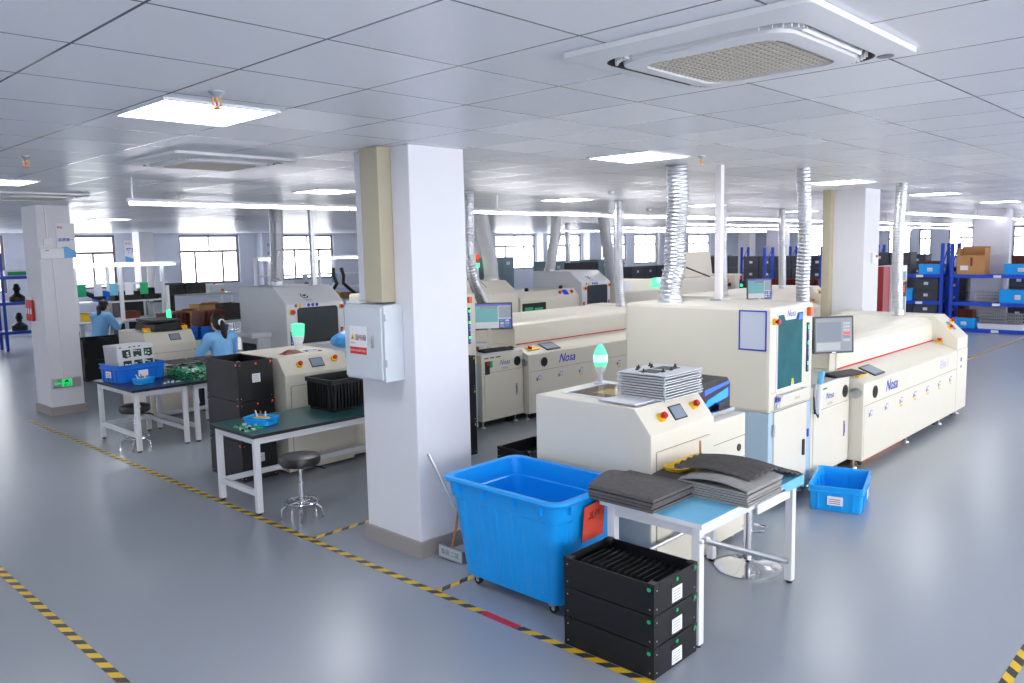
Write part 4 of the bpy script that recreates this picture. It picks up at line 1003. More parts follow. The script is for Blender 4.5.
obj('label_plate', G('grey_device').plate((3.666, 4.285, .012), NY, Z, [(0, 0), (.24, 0), (.24, .078), (0, .078)], .001).text('车间 二区', .045, (3.666, 4.165, .05), NY, Z, 'black_ink', off=.002), dp)
obj('handle', G('wood').tube([(3.67, 4.15, .095), (3.69, 4.12, .25), (3.70, 4.10, .40)], .009, 8).tube([(3.70, 4.10, .36), (3.702, 4.097, .42)], .011, 8, 'red'), dp)
br = thing('broom', 'broom with a steel stick leaning on the main column behind the blue bin', 'broom', (3.82, 4.07, 0))
obj('stick', G('tin').tube([(3.812, 4.09, .11), (3.65, 4.345, .755)], .011, 10), br)
obj('brush', G('bakelite').hexa([(3.76, 3.99, 0.002), (3.93, 4.03, .002), (3.92, 4.08, .002), (3.75, 4.03, .002), (3.79, 4.04, .11), (3.87, 4.06, .11), (3.86, 4.11, .11), (3.78, 4.09, .11)]), br)

# ------------------------------------------------------------------ tables
def table(name, label, x0, y0, x1, y1, h, top, edge, lw=.05, braces=True, leg_m='white_steel', rails='low', group=None, th=.028):
    t = thing(name, label, 'table', ((x0 + x1) / 2, (y0 + y1) / 2, 0), group=group)
    tp = obj('tabletop', G(edge).box(x0, y0, h - th, x1, y1, h, .003).box(x0 + .002, y0 + .002, h, x1 - .002, y1 - .002, h + .0015, m=top), t)
    a = .041
    g = G(leg_m); hz = h - th
    g.box(x0 + a, y0 + a, hz - .06, x1 - a, y0 + a + .03, hz - .0005).box(x0 + a, y1 - a - .03, hz - .06, x1 - a, y1 - a, hz - .0005)
    g.box(x0 + a, y0 + a + .03, hz - .06, x0 + a + .03, y1 - a - .03, hz - .0005).box(x1 - a - .03, y0 + a + .03, hz - .06, x1 - a, y1 - a - .03, hz - .0005)
    obj('apron', g, t); a = .033
    for x in (x0 + a, x1 - a - lw):
        for y in (y0 + a, y1 - a - lw):
            l = obj('leg', G(leg_m).box(x, y, .018, x + lw, y + lw, hz - .001, .004), t)
            obj('foot', G('rubber').cyl((x + lw / 2, y + lw / 2, 0), (x + lw / 2, y + lw / 2, .02), lw * .4, seg=12), l)
    if rails == 'low':
        g = G(leg_m); z = .16
        for x in (x0 + a + .008, x1 - a - .043): g.box(x, y0 + a + lw, z, x + .035, y1 - a - lw, z + .045)
        g.box(x0 + a + .04, (y1 - a - lw) - .0 + .01, z, x1 - a - .04, y1 - a - lw + .04, z + .045)
        obj('stretcher', g, t)
    return t
wt = table('work_table', 'white table with a blue mat holding grey foam sheets in front of the near loader', 3.675, 2.15, 4.935, 2.835, .72, 'mat_sky', 'white_steel', rails=None)
obj('cross_bar', G('steel').tube([(3.72, 2.165, .62), (4.86, 2.215, .14)], .016, 8), wt)
obj('cross_bar', G('steel').tube([(3.74, 2.78, .30), (4.88, 2.78, .30)], .014, 8), wt)
obj('blue_mat_flap', G('mat_sky').hexa([(4.70, 2.148, .66), (4.937, 2.148, .66), (4.937, 2.1495, .66), (4.70, 2.1495, .66), (4.60, 2.148, .722), (4.937, 2.148, .722), (4.937, 2.1495, .722), (4.60, 2.1495, .722)]).box(4.9355, 2.15, .64, 4.937, 2.83, .722), wt)
obj('drawer_front', G('white_paint').box(4.35, 2.168, .6, 4.78, 2.18, .66, .002), wt)
obj('strap', G('paper').tube([(3.705, 2.18, .625), (3.70, 2.17, .615), (3.78, 2.17, .61), (3.78, 2.24, .618)], .012, 6), wt)
gt = table('work_table', 'white framed table with a dark green top left of the main column', 3.23, 6.10, 5.05, 6.87, .70, 'table_green', 'table_edge')
nt_ = table('work_table', 'white framed table with a navy top under the blue crate of plates', 3.45, 9.16, 4.115, 10.36, .72, 'table_navy', 'table_edge', rails='low')
obj('cross_bar', G('white_steel').tube([(3.55, 9.25, .52), (4.04, 10.2, .16)], .014, 8), nt_)
nt2 = table('work_table', 'white framed table carrying the long pile of green circuit boards', 4.135, 9.16, 4.9, 10.36, .72, 'table_navy', 'table_edge')

# ------------------------------------------------------------------ foam sheets
def foam(label, x0, y0, x1, y1, z, t, fn, m, group, n=22):
    def P(u, v):
        x = x0 + (x1 - x0) * u; y = y0 + (y1 - y0) * v
        return (x, y, z + t + fn(u, v))
    return single('foam_sheet', G(m).surf(P, n, n, None, t), label, 'foam sheet', group)
wav = lambda u, v: .0016 * math.sin(u * 40) 
for k in range(4):
    foam('%s sheet from the bottom in the low dark foam stack on the white table' % ORD[k] if k < 3 else 'bulging top sheet of the low dark foam stack on the white table',
         3.655 + random.uniform(-.01, .01), 2.45 + random.uniform(-.01, .01), 4.075 + random.uniform(-.008, .004), 2.90, .7225 + k * .0205, .0155 if k < 3 else .017,
         (lambda u, v, k=k: (.012 + .012 * k) * max(0, math.sin(PI * min(1, u * .9 + .1))) ** 2 * v if k == 3 else 0.), 'foam', 'foam sheets on the white table')
for k in range(7):
    foam('%s sheet from the bottom in the taller pale foam stack on the white table' % ORD[k] if k < 6 else 'arched light grey foam sheet on top of the taller pale stack on the white table',
         4.075 + random.uniform(0, .008), 2.095 + random.uniform(-.006, .006), 4.505 + random.uniform(-.01, .01), 2.545 + random.uniform(-.01, .01), .7225 + k * .0148, .0105,
         (lambda u, v, k=k: .03 * math.sin(PI * v) * (1 - .3 * u) + .0015 * math.sin(30 * u) if k == 6 else 0.), 'foam_light', 'foam sheets on the white table')
def drape(u, v):
    # follows the taller stack, then falls away to the table top past its right edge
    e = max(0., (u - .38) / .62)
    return .112 * (1 - e * e * (3 - 2 * e)) ** .8 + .028 * math.sin(PI * min(1, v * 1.05)) * (1 - .6 * e) + .007 * math.sin(u * 62) + .012 * math.sin(PI * min(1, u * 1.6)) 
foam('dark ribbed foam sheet draped over the taller foam stack on the white table', 4.20, 2.15, 4.92, 2.655, .7245, .012, drape, 'foam_dark', 'foam sheets on the white table', 48)
foam('small dark foam piece tucked at the back between the two foam stacks', 4.09, 2.56, 4.38, 2.82, .7245, .012, lambda u, v: .012 * math.sin(3 * u) + .03 * u, 'foam_dark', 'foam sheets on the white table')
ty = thing('parts_tray', 'yellow tray with white cloth and wooden stick behind the foam sheets on the white table', 'tray', (4.55, 2.80, .722))
g = G('yellow').box(4.45, 2.72, .7222, 4.65, 2.78, .742, m='white_paint'); loft(g, [rring(4.32, 2.68, 4.74, 2.815, .05, .742), rring(4.30, 2.66, 4.76, 2.822, .06, .79), rring(4.312, 2.672, 4.748, 2.81, .055, .79), rring(4.33, 2.69, 4.73, 2.805, .05, .75)], None, True, True, True)
obj('tray_shell', g, ty)
obj('cloth', G('paper').surf(lambda u, v: (4.40 + .2 * u, 2.685 + .11 * v, .765 + .025 * math.sin(7 * u + 3 * v)), 10, 6, None, .006), ty)
obj('stick', G('wood').cyl((4.66, 2.74, .755), (4.67, 2.75, .90), .009, .007, 8), ty)
# ------------------------------------------------------------------ black conductive boxes in front
def esd_box(name, label, x0, y0, z0, x1, y1, z1, dividers=0, marks='green_mark', group=None, card=True, axis='x'):
    t = thing(name, label, 'box', ((x0 + x1) / 2, (y0 + y1) / 2, z0), group=group)
    w_ = .008
    g = walls = G('esd_black').box(x0, y0, z0, x1, y1, z0 + .008).box(x0, y0, z0 + .008, x0 + w_, y1, z1).box(x1 - w_, y0, z0 + .008, x1, y1, z1).box(x0 + w_, y0, z0 + .008, x1 - w_, y0 + w_, z1).box(x0 + w_, y1 - w_, z0 + .008, x1 - w_, y1, z1)
    h = z1 - z0
    for x in (x0, x1):
        for y in (y0, y1):
            sx = 1 if x == x0 else -1; sy = 1 if y == y0 else -1
            c = G('black').box(x - sx * .003, y - sy * .003, z1 - .022, x + sx * .045, y + sy * .045, z1 + .004, .004)
            obj('corner_cap', c, t)
    g = G('black').box(x0 - .0025, y0 + .05, z1 - .02, x0 + .001, y1 - .05, z1 + .001).box(x0 + .05, y0 - .0025, z1 - .02, x1 - .05, y0 + .001, z1 + .001)
    obj('edge_trim', g, t)
    g = walls
    for z in (z0 + .03, z1 - .035):
        for x in (x0 + .025, x1 - .025): g.disc((x, y0, z), NY, .004, .003, 'tin', 8)
        for y in (y0 + .025, y1 - .025): g.disc((x0, y, z), NX, .004, .003, 'tin', 8)
    obj('walls', walls, t)
    if marks != 'tin':
        for o_, n_ in (((x0, y0 + .03, z1 - .03), NX), ((x0 + (x1 - x0) * .52, y0, z1 - .03), NY), ((x1 - .02, y0, z1 - .02), NY)): obj('colour_mark', G(marks).disc(o_, n_, .011 if marks == 'green_mark' else .008, .004, None, 12), t)
    if card:
        g = G('black').plate((x0 + (x1 - x0) * .38, y0 - .001, z0 + h * .62), X, Z, [(0, 0), ((x1 - x0) * .25, 0), ((x1 - x0) * .25, h * .12), (0, h * .12)], .002)
        ch = min(h * .48, .085); zc = z0 + h * .10 if h < .3 else z0 + h * .45
        g.plate((x0 + (x1 - x0) * .40, y0 - .001, zc), X, Z, [(0, 0), ((x1 - x0) * .23, 0), ((x1 - x0) * .23, ch), (0, ch)], .003, 'paper')
        for k in range(4): g.plate((x0 + (x1 - x0) * .42, y0 - .0045, zc + ch * (.17 + .2 * k)), X, Z, [(0, 0), ((x1 - x0) * .17, 0), ((x1 - x0) * .17, .003), (0, .003)], .0005, 'grey_ink')
        obj('label_card', g, t)['label'] = 'white label card'
    for k in range(dividers):
        y = y0 + .03 + (k + .5) * (y1 - y0 - .06) / dividers
        obj('divider', G('rubber').prism([(x0 + .012, z0 + .0085), (x1 - .012, z0 + .0085), (x1 - .012, z1 - .05), (x1 - .09, z1 - .05), (x1 - .1, z1 - .03), (x0 + .1, z1 - .03), (x0 + .09, z1 - .05), (x0 + .012, z1 - .05)], 'y', y - .005, y + .005), t)
    return t
for k in range(3):
    esd_box('divider_box', ['bottom black box with white card in the stack before the white table', 'middle black box with white card in the stack before the white table', 'top open black box with inner dividers in front of the white table'][k],
            3.275, 2.185, .002 + k * .17, 3.685, 2.775, .002 + k * .17 + .163, 13 if k == 2 else 0, group='black boxes in front of the white table')
# two joined tall stacks behind the green table
for k in range(3):
    z0 = .002 + k * .395
    esd_box('turnover_box', '%s tall black box of the stack at the left end of the green table' % ['bottom', 'middle', 'top open'][k], 3.67, 7.15, z0, 4.04, 7.80, z0 + .387, 0, 'led_red', 'black boxes stacked by the green table', k != 1)

for k in range(3):
    z0 = .002 + k * .36
    esd_box('turnover_box', '%s black box of the stack hidden beside the right edge of the main column' % ['bottom', 'middle', 'top'][k], 5.5, 6.2, z0, 5.895, 6.75, z0 + .352, 0, 'yellow', 'black boxes right of the main column', False)
esd_box('turnover_box', 'low black box on the floor between the blue bin and the near loader', 5.9, 5.45, .002, 6.5, 5.9, .13, 0, 'tin', None, False)
# ------------------------------------------------------------------ blue crates
def crate(name, label, cx, cy, z, L, W, H, rz, group=None, m='crate_blue', card=True, inset=.02):
    t = thing(name, label, 'crate', (cx, cy, z), rz, group)
    l, w_ = L / 2, W / 2
    R = lambda e, zz, r=.02: rring(-l + e, -w_ + e, l - e, w_ - e, r, zz, 3)
    g = G(m)
    loft(g, [R(inset + .004, .001), R(inset, .01), R(.014, H * .72), R(.013, H * .74), R(0, H * .745), R(0, H * .79), R(.01, H * .80), R(.008, H * .95), R(0, H * .955), R(0, H), R(.012, H), R(.018, H * .95), R(inset + .014, .014)], None, False, True, True)
    for s in (-.62, -.2, .2, .62):
        g.box(l * s - .006, -w_ + .004, .02, l * s + .006, -w_ + .03, H * .74).box(l * s - .006, w_ - .03, .02, l * s + .006, w_ - .004, H * .74)
        g.box(-l + .004, w_ * s - .006, .02, -l + .03, w_ * s + .006, H * .74).box(l - .03, w_ * s - .006, .02, l - .004, w_ * s + .006, H * .74)
    obj('tub', g, t, True)
    if card:
        g = G('paper')
        for n_, o in ((NX, (-l - .0005, .06, H * .28)),): g.plate(o, NY, Z, [(0, 0), (.12, 0), (.12, H * .35), (0, H * .35)], .002)
        for k in range(3): g.plate((-l - .003, .05, H * (.34 + .08 * k)), NY, Z, [(0, 0), (.09, 0), (.09, .006), (0, .006)], .0005, 'red_ink' if k == 1 else 'grey_ink')
        obj('label_card', g, t, True)['label'] = 'white label card'
        g = G('paper').plate((-.06, -w_ - .0005, H * .28), X, Z, [(0, 0), (.12, 0), (.12, H * .35), (0, H * .35)], .002)
        obj('label_card', g, t, True)['label'] = 'white label card'
    return t
crate('plastic_crate', 'empty blue crate on the floor in front of the control cabinet', 6.75, 2.62, 0, .66, .43, .21, math.radians(15))
crate('plastic_crate', 'blue crate filled with grey circuit plates on the navy table', 3.80, 10.02, .7215, .60, .46, .21, math.radians(8), m='crate_blue_dark')
for k in range(12):
    a = math.radians(8); y = 9.90 + k * .027; tilt = .12
    t = thing('circuit_plate', ('front grey plate with circuit boards leaning in the blue crate on the navy table' if k == 0 else '%s grey plate from the front, standing in the blue crate on the navy table' % ORD[k] if k < 11 else 'rearmost grey plate standing in the blue crate on the navy table'), 'plate', (3.80 + (y - 10.05) * -.14, y, .737), a + .0, 'grey plates in the blue crate')
    u = Vector(X); v = Vector((0, tilt, 1)).normalized()
    obj('plate', G('plate_grey').plate((-.23, 0, 0), u, v, [(0, 0), (.45, 0), (.45, .41), (0, .41)], .006), t, True)
    if k == 0:
        for i in range(3):
            for j in range(2):
                o = Vector((-.17 + i * .135, 0, 0)) + v * (.14 + j * .13) + u.cross(v) * .0065
                gg = G('pcb_dark').plate(o, u, v, [(0, 0), (.1, 0), (.1, .09), (0, .09)], .004)
                for q in range(6): gg.plate(o + u * random.uniform(.0, .08) + v * random.uniform(0, .07) + u.cross(v) * .0045, u, v, [(0, 0), (.02, 0), (.02, .014), (0, .014)], .004, random.choice(['tin', 'paper', 'chip', 'pcb']))
                obj('board', gg, t, True)
        for i in range(8): obj('clip', G('chip').plate(Vector((-.2 + i * .058, 0, 0)) + v * random.choice([.1, .26, .385]) + u.cross(v) * .0065, u, v, [(0, 0), (.025, 0), (.025, .012), (0, .012)], .008), t, True)
def small_tray(label, cx, cy, z, rz, s=1.):
    t = crate('small_parts_tray', label, cx, cy, z, .2 * s, .14 * s, .072, rz, None, 'crate_blue', False, .012)
    obj('yellow_pouch', G('yellow').ball((0, 0, .05), (.07 * s, .05 * s, .018)), t, True)
    for k in range(3): obj('tool', G('pink_white' if k != 1 else 'wood').cyl((-.05 + k * .04, .02, .05), (-.08 + k * .06, .03 - .01 * k, .115), .007, .006, 8), t, True)
    return t
small_tray('small blue tray with yellow pouch and tools on the green table', 3.52, 6.47, .7015, math.radians(-65), 1.35)
small_tray('small blue tray with yellow pouch on the navy table', 3.74, 9.56, .7215, math.radians(20), 1.1)
def board(label, x, y, z, rz, L=.1, W=.055, group=None, chips=5, m='pcb'):
    g = G(m).box(-L / 2, -W / 2, .0005, L / 2, W / 2, .003)
    for q in range(chips):
        a, b_ = random.uniform(-L * .4, L * .3), random.uniform(-W * .4, W * .2); g.box(a, b_, .003, a + random.uniform(.012, .03), b_ + .014, .003 + random.uniform(.004, .02), m=random.choice(['chip', 'tin', 'paper', 'paper', 'green_mark']))
    return single('circuit_board', g, label, 'circuit board', group, (x, y, z), rz)
for k in range(9):
    i, j = k % 3, k // 3
    board('one of the loose green circuit boards at the left end of the green table', 3.28 + i * .075 + .02 * j, 6.30 + j * .1 + .02 * i, .7016, math.radians(random.uniform(60, 110)), .085, .05, 'loose circuit boards on the green table')
# pile of boards on the second navy table: countable rows
for k in range(4):
    for j in range(9):
        for i in range(2):
            board('%s layer, %s row, %s half of the circuit board pile on the navy table' % (NTH[k], NTH[j], ['left', 'right'][i]), 4.31 + i * .33 + random.uniform(-.01, .01), 9.27 + j * .09, .7216 + k * .036, 0, .30, .075, 'piled circuit boards on the navy table', 9)
for k in range(5): board('one of the loose boards beside the small blue tray on the navy table', 3.9 + .045 * k, 9.35 + .02 * (k % 2), .7216, math.radians(20 + 30 * k), .07, .04, 'loose boards on the navy table', 4)
for i in range(2): single('pile_cover', G('foam').box(4.16 + i * .36, 9.72, .7216 + .16, 4.48 + i * .36, 10.12, .7216 + .172, .003), 'grey sheet covering the back of the %s half of the circuit board pile' % ['left', 'right'][i], 'sheet')

# black ribbed crate on the green table
t = thing('conductive_crate', 'black ribbed conductive crate on the green table beside the main column', 'crate', (4.5, 6.6, .702))
x0, y0, x1, y1, z0, H = 4.18, 6.36, 4.86, 6.82, .7016, .31
g = G('esd_black'); loft(g, [rring(x0 + .03, y0 + .03, x1 - .03, y1 - .03, .03, z0), rring(x0 + .012, y0 + .012, x1 - .012, y1 - .012, .03, z0 + H * .86), rring(x0, y0, x1, y1, .03, z0 + H * .87), rring(x0, y0, x1, y1, .03, z0 + H), rring(x0 + .02, y0 + .02, x1 - .02, y1 - .02, .03, z0 + H), rring(x0 + .045, y0 + .045, x1 - .045, y1 - .045, .03, z0 + .01)], None, False, True, True)
for k in range(16): g.box(x0 + .04 + k * .0375, y0 - .001, z0 + .03, x0 + .048 + k * .0375, y0 + .03, z0 + H * .86, m='black')
for k in range(9): g.box(x0 - .001, y0 + .05 + k * .043, z0 + .03, x0 + .03, y0 + .058 + k * .043, z0 + H * .86, m='black')
obj('tub', g, t)

# ------------------------------------------------------------------ stools
def stool(label, x, y, seat=.49, r=.165):
    t = thing('round_stool', label, 'stool', (x, y, 0))
    s = obj('seat', G('leather').lathe([(r * .9, seat - .085), (r, seat - .07), (r * 1.02, seat - .03), (r * .97, seat - .008), (r * .8, seat), (0, seat + .002)], (0, 0, 0), 28), t, True)
    obj('seat_plate', G('black').lathe([(.06, seat - .105), (r * .7, seat - .09), (r * .7, seat - .085)], (0, 0, 0), 20), t, True)
    obj('height_lever', G('black').tube([(.02, -.03, seat - .1), (.12, -.10, seat - .11), (.16, -.12, seat - .13)], .008, 6), t, True)
    obj('column', G('chrome').cyl((0, 0, .09), (0, 0, .30), .025).cyl((0, 0, .30), (0, 0, seat - .1), .015), t, True)
    for k in range(5):
        a = 2 * PI * k / 5 + .3; c, s_ = math.cos(a), math.sin(a)
        obj('leg', G('chrome').tube([(0, 0, .10), (.05 * c, .05 * s_, .125), (.12 * c, .12 * s_, .12), (.165 * c, .165 * s_, .085), (.175 * c, .175 * s_, .02), (.175 * c, .175 * s_, .001)], [.014, .013, .012, .012, .012, .014], 8), t, True)
    obj('foot_ring', G('chrome').tube([(.135 * math.cos(2 * PI * k / 28), .135 * math.sin(2 * PI * k / 28), .135) for k in range(28)], .008, 8, closed=True), t, True)
    return t
stool('round black stool with chrome legs in front of the green table', 3.50, 5.83, .535)
stool('round black stool with chrome legs under the navy table', 3.56, 9.42, .52)
stool('small black stool under the far monitor table', 10.75, 21.0, .85)
t = thing('bar_stool', 'chrome disc based stool behind the white table with foam sheets', 'stool', (4.93, 2.53, 0))
x, y = 4.93, 2.53
obj('base', G('chrome').lathe([(.225, .0), (.225, .008), (.15, .03), (.05, .045), (.03, .06)], (x, y, 0), 32), t)
obj('column', G('chrome').cyl((x, y, .06), (x, y, .40), .028).cyl((x, y, .4), (x, y, .52), .018), t)
obj('foot_loop', G('chrome').tube([(x, y, .25), (x + .08, y - .08, .25), (x + .17, y - .05, .25), (x + .17, y + .06, .25), (x + .08, y + .08, .25), (x, y, .25)], .010, 8), t)
obj('seat', G('leather').lathe([(.12, .52), (.16, .535), (.165, .575), (.14, .59), (0, .592)], (x, y, 0), 24), t)

# things lying on the middle loader
zt = 1.166
lm = thing('covered_lamp', 'signal lamp wrapped in a green lit bag on the loader behind the green table', 'lamp', (4.72, 7.8, zt))
obj('base', G('white_paint').cyl((4.74, 7.8, zt), (4.74, 7.8, zt + .08), .04, .045, 14), lm)
obj('bag', G('paper').lathe([(.05, .06), (.06, .1), (.065, .13)], (4.74, 7.8, zt), 12).lathe([(.065, .13), (.07, .18), (.075, .26), (.05, .27), (0, .265)], (4.74, 7.8, zt), 12, 'lamp_green'), lm)
sx = single('plastic_bag', G('bag_blue').surf(lambda u, v: (4.99 + (.15 + .012 * math.sin(11 * u * 6.28 + 3 * v)) * math.cos(2 * PI * u) * math.sin(PI * v) ** .8, 7.28 + .15 * math.sin(2 * PI * u) * math.sin(PI * v) ** .8, zt + .001 + .2 * v ** 1.2), 44, 12), 'crumpled blue plastic bag beside the distribution cabinet', 'bag')
single('work_gloves', G('bakelite').surf(lambda u, v: (4.29 + .26 * u, 7.33 + .15 * v + .04 * u, zt + .001 + .035 * math.sin(PI * u) * math.sin(PI * v) * (1 + .3 * math.sin(13 * u + 7 * v))), 20, 12, None, .004 if 0 else 0), 'brown work glove lying on the loader behind the green table', 'glove')
for k, (m_, l) in enumerate((('pink_white', 'white pen'), ('blue_ink', 'blue and orange screwdriver'), ('steel', 'steel tweezers'))):
    y_ = 7.36 + k * .045
    t = thing('hand_tool', l + ' lying on the loader behind the green table', 'tool', (4.6, y_, zt)); obj('shaft', G(m_).cyl((4.58, y_, zt + .009), (4.68, y_ - .03, zt + .009), .008), t); obj('tip', G('orange' if k == 1 else 'black').cyl((4.68, y_ - .03, zt + .009), (4.72, y_ - .042, zt + .009), .006), t)
# ------------------------------------------------------------------ people
def remeshed(g, voxel, smooth=4):
    me = bpy.data.meshes.new('flesh'); me.from_pydata([tuple(p) for p in g.v], [], g.f)
    o = bpy.data.objects.new('flesh', me); COL.objects.link(o)
    r = o.modifiers.new('r', 'REMESH'); r.mode = 'VOXEL'; r.voxel_size = voxel; r.use_smooth_shade = True
    s = o.modifiers.new('s', 'SMOOTH'); s.iterations = smooth; s.factor = .5
    dg = bpy.context.evaluated_depsgraph_get(); ev = o.evaluated_get(dg); m2 = ev.to_mesh()
    out = G(); out.add([v.co[:] for v in m2.vertices], [tuple(p.vertices) for p in m2.polygons], None, True)
    ev.to_mesh_clear(); bpy.data.objects.remove(o); bpy.data.meshes.remove(me)
    return out
def capsule(g, a, b, ra, rb):
    a, b = Vector(a), Vector(b); n = max(2, int((b - a).length / (min(ra, rb) * .6)))
    g.tube([a.lerp(b, i / n) for i in range(n + 1)], [ra + (rb - ra) * i / n for i in range(n + 1)], 12)
    g.ball(a, ra, None, 12, 8); g.ball(b, rb, None, 12, 8)
def limb(g, pts, rad):
    for i in range(len(pts) - 1): capsule(g, pts[i], pts[i + 1], rad[i], rad[i + 1])
def person(label, x, y, rz, lift=0., ponytail=True, scr=False, lean=.0, shirt_m='uniform'):
    t = thing('person', label, 'person', (x, y, 0), rz)
    h = lift
    pel = Vector((0, 0, .56 + h)); ch = Vector((0, .05 + lean, .90 + h)); nk = Vector((0, .07 + lean * 1.3, 1.07 + h)); hd = Vector((0, .115 + lean * 1.5, 1.215 + h))
    sh = [Vector((s * .165, .05 + lean, 1.02 + h)) for s in (-1, 1)]
    el = [Vector((s * .25, .17 + lean, .80 + h)) for s in (-1, 1)]
    wr = [Vector((s * .14, .37 + lean, .86 + h)) for s in (-1, 1)]
    b = G('skin')
    limb(b, [pel, (0, .02 + lean * .4, .72 + h), ch, (0, .06 + lean, 1.0 + h)], [.135, .115, .13, .105])
    for i in (0, 1):
        s = -1 if i == 0 else 1
        limb(b, [(0, .06 + lean, 1.0 + h), sh[i], el[i], wr[i]], [.08, .058, .043, .028])
        pm = wr[i] + Vector((-s * .015, .055, .0)); limb(b, [wr[i], pm], [.027, .033])
        for k in range(4):
            base = pm + Vector((s * (-.024 + k * .016), .02, .0)); L = (.034, .04, .037, .028)[k]
            limb(b, [base, base + Vector((0, L, -.004)), base + Vector((0, L * 1.5, -.022))], [.0095, .009, .008])
        th = wr[i] + Vector((-s * .03, .03, .005)); limb(b, [th, th + Vector((-s * .025, .03, 0)), th + Vector((-s * .028, .055, -.008))], [.011, .010, .009])
        limb(b, [pel + Vector((s * .09, 0, 0)), (s * .12, .42, .55 + h), (s * .12, .36, .12 + h * .9)], [.09, .062, .042])
        limb(b, [(s * .12, .345, .07 + h * .9), (s * .125, .50, .05 + h * .9)], [.045, .035])
    limb(b, [nk - Vector((0, .0, .05)), hd - Vector((0, .02, .05))], [.052, .048])
    b.ball(hd, (.074, .092, .108), None, 18, 12); b.ball(hd + Vector((0, .045, -.06)), (.05, .05, .05))
    capsule(b, hd + Vector((0, .088, .015)), hd + Vector((0, .108, -.022)), .011, .016)
    for s in (-1, 1): b.ball(hd + Vector((s * .076, -.005, -.01)), (.012, .02, .032))
    body = remeshed(b, .0085, 3); body.m = 'skin'; body.mats = ['skin']; body.fm = [0] * len(body.f)
    obj('body', body, t, True)
    e = G('paper')
    for s in (-1, 1): e.ball(hd + Vector((s * .03, .083, .012)), (.013, .008, .008), 'paper').ball(hd + Vector((s * .03, .0895, .011)), (.006, .003, .006), 'hair').box(hd.x + s * .03 - .016, hd.y + .084, hd.z + .03, hd.x + s * .03 + .016, hd.y + .09, hd.z + .035, m='hair')
    e.ball(hd + Vector((0, .09, -.055)), (.022, .008, .007), 'bakelite'); obj('face_features', e, t, True)
    c = G(shirt_m)
    limb(c, [(0, 0, .58 + h), (0, .02 + lean * .4, .72 + h), ch, (0, .06 + lean, 1.0 + h)], [.158, .142, .152, .115])
    for i in (0, 1): limb(c, [(0, .06 + lean, 1.0 + h), sh[i], el[i], el[i].lerp(wr[i], .78)], [.095, .078, .064, .047])
    cl = remeshed(c, .012, 3); cl.mats = [shirt_m]; cl.fm = [0] * len(cl.f); obj('shirt', cl, t, True)
    col_ = G('pink_white').tube([nk + Vector((.062 * math.cos(a), .062 * math.sin(a), -.03 + .012 * math.sin(a))) for a in [2 * PI * k / 16 for k in range(16)]], .013, 8, closed=True); obj('collar', col_, t, True)
    c = G('trousers')
    limb(c, [pel + Vector((-.06, 0, -.02)), pel + Vector((.06, 0, -.02))], [.14, .14])
    for s in (-1, 1): limb(c, [pel + Vector((s * .09, 0, 0)), (s * .12, .42, .55 + h), (s * .12, .36, .13 + h * .9)], [.105, .078, .06])
    cl = remeshed(c, .014, 3); cl.mats = ['trousers']; cl.fm = [0] * len(cl.f); obj('trousers', cl, t, True)
    for s in (-1, 1):
        c = G('black'); limb(c, [(s * .12, .335, .062 + h * .9), (s * .125, .51, .05 + h * .9)], [.058, .048]); cl = remeshed(c, .012, 2); cl.mats = ['black']; cl.fm = [0] * len(cl.f); obj('shoe', cl, t, True)
    c = G('hair'); c.ball(hd + Vector((0, -.016, .018)), (.086, .098, .108), None, 18, 12); c.ball(hd + Vector((0, -.05, -.02)), (.076, .06, .09))
    if ponytail:
        limb(c, [hd + Vector((0, -.10, .02)), hd + Vector((0, -.145, -.03)), hd + Vector((.01, -.15, -.16)), hd + Vector((.015, -.135, -.30))], [.03, .042, .04, .012])
    hr = remeshed(c, .011, 2)
    # leave the face free
    vs = []
    for p in hr.v:
        q = Vector(p)
        if q.y > hd.y + .045 and q.z < hd.z + .065: q.y = min(q.y, hd.y + .045)
        vs.append(tuple(q))
    hr.v = vs; hr.mats = ['hair']; hr.fm = [0] * len(hr.f); hp = obj('hair', hr, t, True)
    if scr: obj('scrunchie', G('scrunchie').tube([hd + Vector((.036 * math.cos(a), -.118 + .012 * math.sin(a), .005 + .036 * math.sin(a))) for a in [2 * PI * k / 14 for k in range(14)]], .015, 8, closed=True), hp, True)
    return t
def seat_for(label, x, y, lift):
    stool(label, x, y, .395 + lift, .17)
person('person in blue uniform seen from behind, ponytail with white hair tie', 5.08, 10.25, math.radians(4), .08, True, True)
seat_for('stool under the person with the white hair tie', 5.08, 10.23, .08)
person('person in blue uniform bending over a bench at the far left, seen from the side', 5.6, 16.3, math.radians(-62), .06, True, False, .05)
seat_for('stool under the person at the far left bench', 5.6, 16.3, .06)
person('person in blue uniform half hidden behind the main column at the far bench', 13.35, 17.25, math.radians(75), .18, False, False, .03)
seat_for('stool under the person half hidden by the main column', 13.35, 17.25, .18)
person('person showing only dark hair above the hooded machine left of the main column', 10.75, 17.1, math.radians(0), .16, False)
seat_for('stool under the person hidden behind the hooded machine', 10.75, 17.1, .16)

